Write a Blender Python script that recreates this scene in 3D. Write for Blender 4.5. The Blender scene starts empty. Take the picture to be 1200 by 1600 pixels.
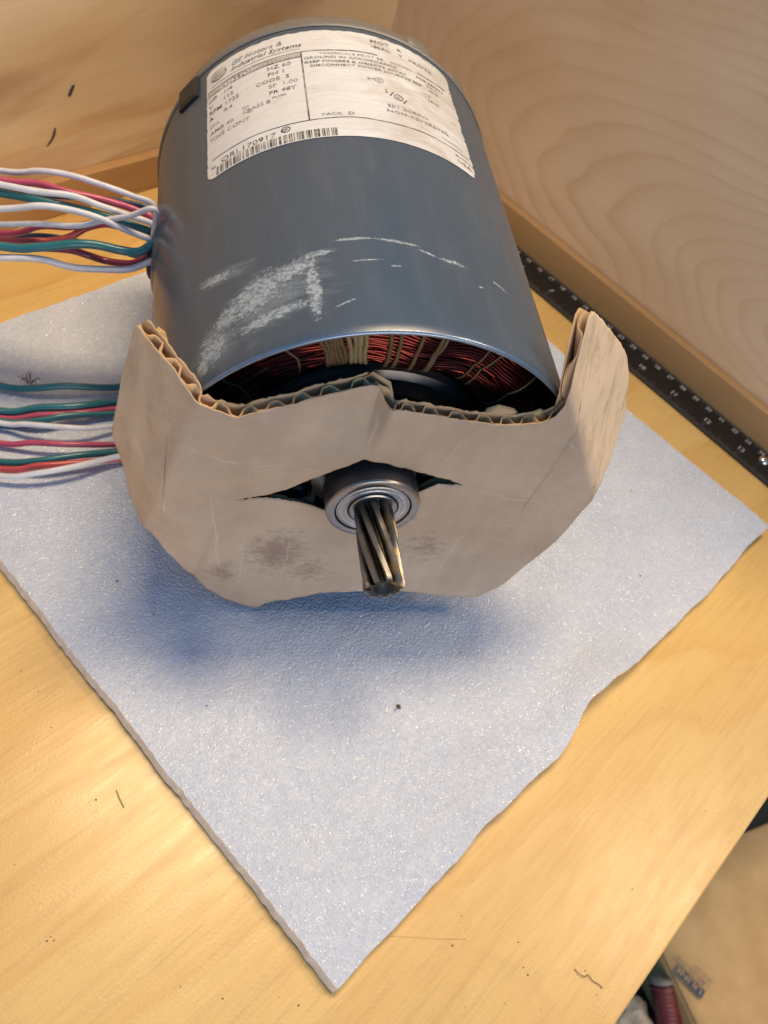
import bpy, bmesh, math, random
from mathutils import Vector, Matrix, noise

random.seed(7)
S = bpy.context.scene
COL = S.collection

# ------------------------------------------------------------------ camera
FPX = 1303.67                      # focal length in photo pixels (1200 x 1600)
CAM_R = Matrix(((0.693058, 0.461940, -0.553427),
                (-0.676238, 0.682576, -0.277115),
                (0.249745, 0.566305, 0.785446)))
CAM_C = Vector((-0.454014, -0.365626, 0.313056))
cd = bpy.data.cameras.new('camera')
cam = bpy.data.objects.new('camera', cd)
COL.objects.link(cam)
cam.matrix_world = Matrix.Translation(CAM_C) @ CAM_R.to_4x4()
cd.sensor_fit = 'VERTICAL'
cd.sensor_height = 5.6
cd.sensor_width = 4.2
cd.lens = FPX / 1600 * 5.6
cd.clip_start = 0.01
cd.clip_end = 50
cd.dof.use_dof = True
cd.dof.focus_distance = 0.285
cd.dof.aperture_fstop = 2.4
S.camera = cam

# ------------------------------------------------------------------ motor frame
MX, MY, FOAM, MR, ML = -0.290109, -0.273161, 0.006358, 0.075785, 0.17228
PHI = 0.924307
MOTOR_M = Matrix.Translation((MX, MY, FOAM)) @ Matrix.Rotation(PHI - math.pi / 2, 4, 'Z')
MOTOR_I = MOTOR_M.inverted()


def ray(px, py):
    return CAM_R @ Vector(((px - 600) / FPX, (800 - py) / FPX, -1.0))


def on_z(px, py, z):
    d = ray(px, py)
    return CAM_C + d * ((z - CAM_C.z) / d.z)


def on_y(px, py, yl):                # point of a motor-local y plane, motor coordinates
    o = MOTOR_I @ CAM_C
    d = MOTOR_I.to_3x3() @ ray(px, py)
    return o + d * ((yl - o.y) / d.y)


# ------------------------------------------------------------------ world, lamps, exposure
w = bpy.data.worlds.new('World')
S.world = w
w.use_nodes = True
bg = w.node_tree.nodes['Background']
bg.inputs[0].default_value = (0.08, 0.44, 1.0, 1)
bg.inputs[1].default_value = 0.50
S.view_settings.view_transform = 'Standard'
S.view_settings.look = 'None'
S.view_settings.gamma = 1
S.view_settings.exposure = -0.06
S.view_settings.use_curve_mapping = False
S.cycles.max_bounces = 8
S.cycles.use_denoising = True
S.cycles.sample_clamp_indirect = 4


def lamp(name, loc_local, power, radius, color):
    ld = bpy.data.lights.new(name, 'POINT')
    ld.energy = power
    ld.shadow_soft_size = radius
    ld.color = color
    o = bpy.data.objects.new(name, ld)
    COL.objects.link(o)
    o.location = MOTOR_M @ Vector(loc_local)
    return o


WARM = (1.0, 0.75, 0.46)
lamp('ceiling_lamp', (1.02, 0.06, 1.42), 36, 0.17, WARM)
# long tube lamp over the bench, parallel to the motor's end face
td_ = bpy.data.lights.new('tube_lamp', 'AREA')
td_.shape = 'RECTANGLE'
td_.size, td_.size_y = 0.62, 0.24
td_.energy = 17
td_.color = WARM
to_ = bpy.data.objects.new('tube_lamp', td_)
COL.objects.link(to_)
to_.matrix_world = MOTOR_M @ Matrix.Translation((0.14, 0.34, 1.35)) @ Matrix.Rotation(math.radians(-12), 4, 'X')
# the lit room behind the photographer, low and broad
wd = bpy.data.lights.new('room_light', 'AREA')
wd.shape = 'RECTANGLE'
wd.size, wd.size_y = 1.4, 0.9
wd.energy = 22
wd.color = (1.0, 0.85, 0.68)
wo = bpy.data.objects.new('room_light', wd)
COL.objects.link(wo)
wp = MOTOR_M @ Vector((0.35, -2.0, 0.34))
wo.location = wp
wo.rotation_euler = (Vector((MX, MY, 0.05)) - wp).to_track_quat('-Z', 'Y').to_euler()


# ------------------------------------------------------------------ node helpers
class NT:
    def __init__(self, name):
        self.m = bpy.data.materials.new(name)
        self.m.use_nodes = True
        self.t = self.m.node_tree
        self.b = self.t.nodes['Principled BSDF']

    def n(self, typ, inp=None, **kw):
        nd = self.t.nodes.new(typ)
        for k, v in kw.items():
            setattr(nd, k, v)
        for k, v in (inp or {}).items():
            self.put(nd.inputs[k], v)
        return nd

    def put(self, sock, v):
        if isinstance(v, bpy.types.NodeSocket):
            self.t.links.new(v, sock)
        elif isinstance(v, bpy.types.Node):
            self.t.links.new(v.outputs[0], sock)
        else:
            if hasattr(sock.default_value, '__len__') and hasattr(v, '__len__') and len(v) == 3 and len(sock.default_value) == 4:
                v = (*v, 1)
            sock.default_value = v

    def math(self, op, a, b=0.0, c=None, clamp=False):
        nd = self.n('ShaderNodeMath', operation=op, use_clamp=clamp)
        self.put(nd.inputs[0], a)
        self.put(nd.inputs[1], b)
        if c is not None:
            self.put(nd.inputs[2], c)
        return nd.outputs[0]

    def mapping(self, vec, loc=(0, 0, 0), rot=(0, 0, 0), scale=(1, 1, 1), typ='POINT'):
        return self.n('ShaderNodeMapping', {'Vector': vec, 'Location': loc, 'Rotation': rot, 'Scale': scale}, vector_type=typ).outputs[0]

    def noise(self, vec, scale=1, detail=2, rough=0.5, dist=0.0):
        return self.n('ShaderNodeTexNoise', {'Vector': vec, 'Scale': scale, 'Detail': detail, 'Roughness': rough, 'Distortion': dist}).outputs['Fac']

    def ramp(self, fac, stops, interp='LINEAR'):
        nd = self.n('ShaderNodeValToRGB', {'Fac': fac})
        cr = nd.color_ramp
        cr.interpolation = interp
        while len(cr.elements) < len(stops):
            cr.elements.new(0.5)
        for e, (p, c) in zip(cr.elements, stops):
            e.position = p
            e.color = (*c, 1) if hasattr(c, '__len__') else (c, c, c, 1)
        return nd.outputs[0]

    def mix(self, fac, a, b, blend='MIX'):
        nd = self.n('ShaderNodeMix', data_type='RGBA', blend_type=blend)
        self.put(nd.inputs[0], fac)
        self.put(nd.inputs[6], a)
        self.put(nd.inputs[7], b)
        return nd.outputs[2]

    def bump(self, h, strength=0.3, dist=0.001, normal=None):
        i = {'Height': h, 'Strength': strength, 'Distance': dist}
        if normal:
            i['Normal'] = normal
        return self.n('ShaderNodeBump', i).outputs[0]

    def coord(self, which='Object'):
        return self.n('ShaderNodeTexCoord').outputs[which]

    def set(self, **kw):
        for k, v in kw.items():
            self.put(self.b.inputs[k.replace('_', ' ')], v)
        return self.m


def plain(name, col, rough=0.5, metal=0.0, nscale=0, namp=0.15, bump=0, bscale=800, **kw):
    t = NT(name)
    c = t.coord()
    if nscale:
        f = t.noise(c, nscale, 4, 0.6)
        col = t.mix(f, tuple(x * (1 - namp) for x in col), tuple(min(1, x * (1 + namp)) for x in col))
    t.set(Base_Color=col, Roughness=rough, Metallic=metal, **kw)
    if bump:
        t.set(Normal=t.bump(t.noise(c, bscale, 3), bump, 0.0005))
    return t.m


def wood(name, light, mid, dark, rot, stretch, bands, seed, rough=0.4, knots=0.3, coat=0.0, patch=(0, 0, 0), patch_amt=0.0, fine=0.5, centre=None):
    """grain runs along the local x axis after 'rot'; growth rings are level curves of a stretched noise"""
    t = NT(name)
    c = t.coord()
    p = t.mapping(c, rot=rot)
    q = t.mapping(p, loc=seed, scale=stretch)
    base = t.noise(q, 1.0, 1.2, 0.45, 0.25)
    if centre:
        cv, cs = centre
        e = t.mapping(c, loc=tuple(-a * b for a, b in zip(cv, cs)), scale=cs)
        ln = t.n('ShaderNodeVectorMath', {0: e}, operation='LENGTH').outputs['Value']
        base = t.math('ADD', ln, t.math('MULTIPLY', base, 1.5))
    wob = t.noise(t.mapping(p, loc=seed, scale=tuple(4 * s for s in stretch)), 1, 2, 0.5)
    v = t.math('ADD', t.math('MULTIPLY', base, bands), t.math('MULTIPLY', wob, 0.5))
    fr = t.math('FRACT', v)
    ring = t.ramp(fr, [(0.0, 0.25), (0.12, 0.0), (0.55, 0.18), (0.82, 0.62), (0.93, 1.0), (1.0, 0.25)])
    amp = t.ramp(t.noise(t.mapping(p, loc=seed, scale=tuple(1.7 * s for s in stretch)), 1.3, 1), [(0.3, 0.25), (0.7, 1.0)])
    ringv = t.math('MULTIPLY', ring, amp)
    col = t.mix(t.math('MULTIPLY', ringv, knots), light, mid)
    big = t.noise(t.mapping(p, loc=(3, 1, 2), scale=(5, 14, 14)), 1, 2, 0.5)
    col = t.mix(t.ramp(big, [(0.42, 0.0), (0.72, 0.7)]), col, mid)
    if patch_amt:
        pt = t.noise(t.mapping(p, loc=(8, 4, 1), scale=(6, 22, 22)), 1, 3, 0.55, 0.4)
        col = t.mix(t.math('MULTIPLY', t.ramp(pt, [(0.5, 0.0), (0.68, 1.0)]), patch_amt), col, patch)
    fs = t.noise(t.mapping(p, scale=(22, 480, 480)), 1, 5, 0.7)
    col = t.mix(t.math('MULTIPLY', t.ramp(fs, [(0.48, 0.0), (0.75, 1.0)]), 0.28 * fine), col, dark)
    pore = t.noise(t.mapping(p, loc=(5, 5, 5), scale=(120, 900, 900)), 1, 2, 0.5)
    col = t.mix(t.math('MULTIPLY', t.ramp(pore, [(0.66, 0.0), (0.74, 1.0)]), 0.25 * fine), col, dark)
    sp = t.noise(c, 420, 2, 0.5)
    col = t.mix(t.math('MULTIPLY', t.ramp(sp, [(0.75, 0.0), (0.8, 1.0)]), 0.5 * fine), col, dark)
    gr = t.math('MULTIPLY', t.ramp(t.noise(t.mapping(c, loc=(1.7, 0.6, 0.2)), 9, 6, 0.72, 0.8), [(0.52, 0.0), (0.74, 1.0)]), t.ramp(t.noise(c, 240, 5, 0.75), [(0.35, 0.2), (0.65, 1.0)]))
    col = t.mix(t.math('MULTIPLY', gr, 0.40 * fine), col, dark)
    sc_ = t.noise(t.mapping(c, rot=(0.2, 0.4, 0.9), scale=(18, 900, 400)), 1, 3, 0.6)
    col = t.mix(t.math('MULTIPLY', t.ramp(sc_, [(0.69, 0.0), (0.73, 1.0)]), 0.30 * fine), col, dark)
    h = t.math('ADD', t.math('MULTIPLY', fs, 0.7), t.math('MULTIPLY', t.noise(c, 900, 3), 0.5))
    rr = t.ramp(t.noise(t.mapping(p, scale=(40, 200, 200)), 1, 3), [(0.3, rough - 0.08), (0.7, rough + 0.12)])
    t.set(Base_Color=col, Roughness=rr, Normal=t.bump(h, 0.35, 0.0004))
    t.b.inputs['Coat Weight'].default_value = coat
    t.b.inputs['Coat Roughness'].default_value = 0.22
    return t.m


# ------------------------------------------------------------------ mesh helpers
def new_mesh(name, verts, faces, mats=None, parent=None, smooth=False, uvs=None, midx=None, matrix=None):
    me = bpy.data.meshes.new(name)
    me.from_pydata([tuple(v) for v in verts], [], faces)
    if mats is not None:
        for m in (mats if isinstance(mats, (list, tuple)) else [mats]):
            me.materials.append(m)
    if midx:
        me.polygons.foreach_set('material_index', midx)
    if uvs:
        ul = me.uv_layers.new(name='UVMap')
        for lp in me.loops:
            ul.data[lp.index].uv = uvs[lp.vertex_index]
    if smooth:
        me.polygons.foreach_set('use_smooth', [True] * len(me.polygons))
    me.update()
    o = bpy.data.objects.new(name, me)
    COL.objects.link(o)
    if parent is not None:
        o.parent = parent
    if matrix is not None:
        o.matrix_local = matrix
    return o


def empty(name, matrix=None):
    o = bpy.data.objects.new(name, None)
    o.empty_display_size = 0.02
    COL.objects.link(o)
    if matrix is not None:
        o.matrix_world = matrix
    return o


def tag(o, label, cat, group=None, kind=None):
    o['label'] = label
    o['category'] = cat
    if group:
        o['group'] = group
    if kind:
        o['kind'] = kind
    return o


def box(lo, hi):
    (a, b, c), (d, e, f) = lo, hi
    v = [(a, b, c), (d, b, c), (d, e, c), (a, e, c), (a, b, f), (d, b, f), (d, e, f), (a, e, f)]
    return v, [(0, 3, 2, 1), (4, 5, 6, 7), (0, 1, 5, 4), (1, 2, 6, 5), (2, 3, 7, 6), (3, 0, 4, 7)]


def bevel_mod(o, wdt, seg=2):
    m = o.modifiers.new('bevel', 'BEVEL')
    m.width = wdt
    m.segments = seg
    m.limit_method = 'ANGLE'
    return o


def smooth_path(pts, sub=8):
    pts = [Vector(p) for p in pts]
    P = [2 * pts[0] - pts[1]] + pts + [2 * pts[-1] - pts[-2]]
    out = []
    for i in range(1, len(P) - 2):
        a, b, c, d = P[i - 1:i + 3]
        for k in range(sub):
            t = k / sub
            out.append(0.5 * (2 * b + (c - a) * t + (2 * a - 5 * b + 4 * c - d) * t * t + (3 * b - a - 3 * c + d) * t ** 3))
    out.append(pts[-1])
    return out


def tube(path, rad, n=8, closed=False, V=None, F=None, cap=True):
    V = [] if V is None else V
    F = [] if F is None else F
    b0 = len(V)
    m = len(path)
    prev = None
    for i, p in enumerate(path):
        if closed:
            t = path[(i + 1) % m] - path[i - 1]
        else:
            t = path[min(i + 1, m - 1)] - path[max(i - 1, 0)]
        t = t.normalized()
        if prev is None:
            nrm = t.orthogonal().normalized()
        else:
            nrm = (prev - t * prev.dot(t)).normalized()
        prev = nrm
        bn = t.cross(nrm)
        r = rad(i / max(1, m - 1)) if callable(rad) else rad
        for k in range(n):
            a = 2 * math.pi * k / n
            V.append(p + nrm * (r * math.cos(a)) + bn * (r * math.sin(a)))
    for i in range(m if closed else m - 1):
        j = (i + 1) % m
        for k in range(n):
            l = (k + 1) % n
            F.append((b0 + i * n + k, b0 + i * n + l, b0 + j * n + l, b0 + j * n + k))
    if cap and not closed:
        F.append(tuple(b0 + k for k in range(n))[::-1])
        F.append(tuple(b0 + (m - 1) * n + k for k in range(n)))
    return V, F


def lathe_y(profile, n=64, cx=0.0, cz=MR, closed=False):
    """profile of (radius, y), turned about the motor axis"""
    V, F = [], []
    m = len(profile)
    for (r, y) in profile:
        for k in range(n):
            a = 2 * math.pi * k / n
            V.append((cx + r * math.sin(a), y, cz + r * math.cos(a)))
    for i in range(m if closed else m - 1):
        j = (i + 1) % m
        for k in range(n):
            l = (k + 1) % n
            F.append((i * n + k, j * n + k, j * n + l, i * n + l))
    return V, F


def fix_normals(o):
    bm = bmesh.new()
    bm.from_mesh(o.data)
    bmesh.ops.recalc_face_normals(bm, faces=bm.faces)
    bm.to_mesh(o.data)
    bm.free()
    return o


def auto_smooth(o, ang=40):
    bm = bmesh.new()
    bm.from_mesh(o.data)
    for f in bm.faces:
        f.smooth = True
    for e in bm.edges:
        if len(e.link_faces) == 2 and e.calc_face_angle(0) > math.radians(ang):
            e.smooth = False
    bm.to_mesh(o.data)
    bm.free()
    return o


def text_mesh(body, size, shear=0.0, bold=0.0, align='LEFT', width=1.0):
    """flat outline of a line of lettering: vertices in the plane and faces"""
    cu = bpy.data.curves.new('lettering', 'FONT')
    cu.body = body
    cu.size = size
    cu.shear = shear
    cu.offset = bold
    cu.align_x = align
    cu.resolution_u = 2
    o = bpy.data.objects.new('lettering', cu)
    COL.objects.link(o)
    dg = bpy.context.evaluated_depsgraph_get()
    me = o.evaluated_get(dg).to_mesh()
    V = [(v.co.x * width, v.co.y) for v in me.vertices]
    F = [tuple(p.vertices) for p in me.polygons]
    o.evaluated_get(dg).to_mesh_clear()
    bpy.data.objects.remove(o)
    bpy.data.curves.remove(cu)
    return V, F


# ------------------------------------------------------------------ materials
M = {}
M['bench'] = wood('birch_bench', (0.74, 0.50, 0.175), (0.62, 0.36, 0.095), (0.28, 0.15, 0.045), (0, 0, 0), (2.6, 10, 10), 9, (1.3, 0.4, 0),
                  rough=0.36, knots=0.85, coat=0.3, fine=0.9)
M['side'] = wood('birch_side_wall', (0.76, 0.56, 0.36), (0.58, 0.38, 0.20), (0.30, 0.17, 0.07), (0, 0, math.pi / 2), (5.0, 13, 13), 5.5, (2.15, 0.3, 0.35),
                 rough=0.5, knots=0.66, fine=0.4, centre=((0.0, -0.335, 0.062), (0.0, 10.0, 26.0)))
M['back'] = wood('pine_back_wall', (0.88, 0.66, 0.38), (0.70, 0.42, 0.165), (0.33, 0.17, 0.06), (0, 0.16, 0), (3.0, 12, 12), 9, (0.7, 2.2, 0.9),
                 rough=0.45, knots=0.7, patch=(0.44, 0.19, 0.055), patch_amt=0.75, fine=0.5)
M['strip'] = wood('pine_strip', (0.52, 0.30, 0.12), (0.40, 0.21, 0.075), (0.2, 0.1, 0.04), (0, 0, 0), (5, 40, 40), 6, (4, 2, 1), rough=0.5, knots=0.5)
M['strip_y'] = wood('pine_strip_side', (0.50, 0.31, 0.14), (0.40, 0.23, 0.09), (0.2, 0.1, 0.04), (0, 0, math.pi / 2), (5, 40, 40), 6, (1, 5, 2), rough=0.5, knots=0.5)

# foam
t = NT('foam')
c = t.coord()
mott = t.noise(c, 420, 5, 0.7)
fine = t.noise(c, 1500, 3, 0.6)
large = t.noise(c, 45, 4, 0.6)
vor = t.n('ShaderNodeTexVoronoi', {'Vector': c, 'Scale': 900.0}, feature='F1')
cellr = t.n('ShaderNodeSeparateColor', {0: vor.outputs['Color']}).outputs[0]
col = t.mix(t.ramp(mott, [(0.32, 0.0), (0.68, 1.0)]), (0.47, 0.545, 0.69), (0.625, 0.68, 0.775))
col = t.mix(t.math('MULTIPLY', t.ramp(fine, [(0.3, 1.0), (0.5, 0.0)]), 0.35), col, (0.40, 0.47, 0.62))
glint = t.math('MULTIPLY', t.ramp(cellr, [(0.80, 0.0), (0.86, 1.0)]), t.ramp(vor.outputs['Distance'], [(0.25, 1.0), (0.45, 0.0)]))
col = t.mix(t.math('MULTIPLY', glint, 0.65), col, (0.92, 0.94, 0.96))  # the foam's bright glints, painted into the colour as white flecks
col = t.mix(t.ramp(large, [(0.35, 0.0), (0.7, 0.35)]), col, (0.70, 0.74, 0.80))
h = t.math('ADD', t.math('MULTIPLY', mott, 0.4), t.math('ADD', t.math('MULTIPLY', fine, 0.3), t.math('MULTIPLY', vor.outputs['Distance'], -0.5)))
grime = t.ramp(t.noise(t.mapping(c, loc=(3, 1, 0)), 14, 6, 0.7, 0.6), [(0.54, 0.0), (0.76, 0.32)])
col = t.mix(grime, col, (0.46, 0.46, 0.50))
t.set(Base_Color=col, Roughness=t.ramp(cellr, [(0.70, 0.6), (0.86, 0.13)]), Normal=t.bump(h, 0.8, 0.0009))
t.b.inputs['Specular IOR Level'].default_value = 0.9
M['foam'] = t.m
M['foam_edge'] = plain('foam_edge_painted_lit', (0.86, 0.77, 0.67), 0.7, nscale=500, namp=0.2, bump=0.6)  # beige paints in warm light on the cut edge

# shell paint with worn-through scuffs, UV in millimetres (arc, along the axis)
t = NT('shell_paint')
uv = t.n('ShaderNodeUVMap', uv_map='UVMap').outputs[0]
ELL = [(-64.5, 43.0, 8.5, 2.6, -0.25), (-49, 26, 15, 8.5, 0.45), (-38, 31, 12, 4.5, 0.3), (-29, 36.2, 6.5, 1.7, 0.1), (-31, 21, 3.0, 13, 0.0), (-44, 14.5, 15, 3.0, 0.12),
       (-60, 22, 7, 5, 0.8), (-66, 13, 6.5, 8, 0.2), (-70, 8, 3, 5, 0), (-17, 41.2, 7, 0.75, 0.02), (-4, 40.2, 9, 0.75, -0.13), (6, 36.8, 3.5, 0.7, -0.3),
       (15, 35.4, 6, 1.1, -0.03), (34, 34.0, 4.2, 0.8, -0.25), (-14, 31, 7, 0.35, 0.05), (-5, 28.5, 2, 0.5, 0), (24, 28, 1.5, 0.5, 0.2), (-22, 13, 5, 0.35, 0.4)]
mask = None
for (u0, v0, ru, rv, rot) in ELL:
    mp = t.mapping(uv, loc=(u0, v0, 0), rot=(0, 0, rot), scale=(ru, rv, 1), typ='TEXTURE')
    ln = t.n('ShaderNodeVectorMath', {0: mp}, operation='LENGTH').outputs['Value']
    vv = t.math('SUBTRACT', 1.0, ln)
    mask = vv if mask is None else t.math('MAXIMUM', mask, vv)
mask = t.math('MAXIMUM', mask, -1.0)
n1 = t.noise(t.mapping(uv, scale=(0.28, 0.55, 1)), 1, 6, 0.72, 0.3)
n2 = t.noise(t.mapping(uv, rot=(0, 0, 0.35), scale=(0.8, 1.3, 1)), 1, 5, 0.75)
sc = t.math('ADD', t.math('MULTIPLY', mask, 0.42), t.math('ADD', t.math('MULTIPLY', n1, 0.9), t.math('MULTIPLY', n2, 0.55)))
brk = t.noise(t.mapping(uv, rot=(0, 0, -0.3), scale=(0.42, 0.62, 1)), 1, 6, 0.78, 0.9)
worn = t.math('MULTIPLY', t.ramp(sc, [(0.82, 0.0), (0.90, 1.0)]), t.ramp(brk, [(0.43, 0.0), (0.50, 1.0)]))
mask2 = None
for (u0, v0, ru, rv, rot) in [(-44, 22, 21, 13, 0.35), (-64, 14, 11, 11, 0.3), (-60, 42, 12, 4, -0.2)]:
    mp = t.mapping(uv, loc=(u0, v0, 0), rot=(0, 0, rot), scale=(ru, rv, 1), typ='TEXTURE')
    vv = t.math('SUBTRACT', 1.0, t.n('ShaderNodeVectorMath', {0: mp}, operation='LENGTH').outputs['Value'])
    mask2 = vv if mask2 is None else t.math('MAXIMUM', mask2, vv)
mask2 = t.math('MULTIPLY', mask2, 0.75)
smear = t.ramp(t.math('ADD', t.math('MAXIMUM', mask, mask2), t.math('MULTIPLY', t.math('SUBTRACT', t.noise(t.mapping(uv, rot=(0, 0, -0.3), scale=(0.10, 0.35, 1)), 1, 6, 0.75), 0.5), 2.2)), [(0.0, 0.0), (0.75, 0.42)])
speck = t.ramp(t.noise(t.mapping(uv, scale=(0.9, 0.9, 1)), 1, 1, 0.4), [(0.79, 0.0), (0.81, 1.0)])
wornall = t.math('MAXIMUM', t.math('MAXIMUM', worn, smear), t.math('MULTIPLY', speck, 0.45))
pv = t.noise(t.mapping(uv, scale=(0.03, 0.012, 1)), 1, 4, 0.6)
pcol = t.mix(pv, (0.046, 0.076, 0.115), (0.066, 0.100, 0.145))
haze = t.ramp(t.noise(t.mapping(uv, loc=(5, 0, 0), scale=(0.12, 0.02, 1)), 1, 5, 0.7), [(0.5, 0.0), (0.75, 0.35)])
pcol = t.mix(haze, pcol, (0.13, 0.155, 0.185))
wcol = t.mix(t.ramp(n2, [(0.35, 0), (0.65, 1)]), (0.20, 0.28, 0.36), (0.47, 0.54, 0.58))
t.set(Base_Color=t.mix(wornall, pcol, wcol), Roughness=t.math('ADD', t.math('MULTIPLY', wornall, 0.2), t.ramp(pv, [(0.3, 0.27), (0.7, 0.38)])),
      Normal=t.bump(t.math('ADD', t.math('MULTIPLY', wornall, 0.6), t.math('MULTIPLY', t.noise(t.mapping(uv, scale=(0.6, 0.6, 1)), 1, 2), 0.10)), 0.35, 0.0003))
t.b.inputs['Specular IOR Level'].default_value = 0.55
M['paint'] = t.m
M['rim'] = plain('rim_steel', (0.24, 0.31, 0.40), 0.28, 0.75, nscale=300, namp=0.3)
M['cast'] = plain('cast_aluminium', (0.24, 0.23, 0.22), 0.5, 0.5, nscale=150, namp=0.2, bump=0.2, bscale=900)
M['rubber'] = plain('black_rubber', (0.018, 0.018, 0.018), 0.55, nscale=300, namp=0.4)

t = NT('label_paper')
uv = t.n('ShaderNodeUVMap', uv_map='UVMap').outputs[0]
st = t.noise(t.mapping(uv, loc=(2, 7, 0), scale=(0.045, 0.07, 1)), 1, 5, 0.62, 0.5)
right = t.n('ShaderNodeSeparateXYZ', {0: uv}).outputs[0]
rf = t.n('ShaderNodeMapRange', {0: right, 1: -40.0, 2: 25.0, 3: -0.14, 4: 0.12}).outputs[0]
stain = t.ramp(t.math('ADD', st, rf), [(0.47, 0.0), (0.70, 1.0)])
col = t.mix(t.math('MULTIPLY', stain, 0.6), (0.71, 0.74, 0.77), (0.44, 0.39, 0.33))
smear = t.ramp(t.noise(t.mapping(uv, rot=(0, 0, -0.15), scale=(0.05, 0.45, 1)), 1, 4, 0.6), [(0.52, 0.0), (0.72, 0.45)])
col = t.mix(smear, col, (0.55, 0.54, 0.52))
wr = t.noise(t.mapping(uv, rot=(0, 0, 0.15), scale=(0.08, 0.33, 1)), 1, 3, 0.5, 0.6)
t.set(Base_Color=col, Roughness=0.27, Normal=t.bump(wr, 0.6, 0.0010))
M['label'] = t.m


def ink_mat(name, colr, fade=0.35):
    t = NT(name)
    c = t.coord()
    f = t.ramp(t.noise(c, 240, 4, 0.7), [(0.42, 0.0), (0.62, fade)])
    t.set(Base_Color=t.mix(f, colr, (0.62, 0.61, 0.59)), Roughness=0.45)
    return t.m


M['ink'] = ink_mat('label_ink', (0.055, 0.055, 0.06), 0.5)
M['ink_faded'] = ink_mat('label_ink_faded', (0.14, 0.14, 0.14), 0.65)
M['grey_ink'] = ink_mat('label_grey_band', (0.42, 0.42, 0.42), 0.6)


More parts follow.
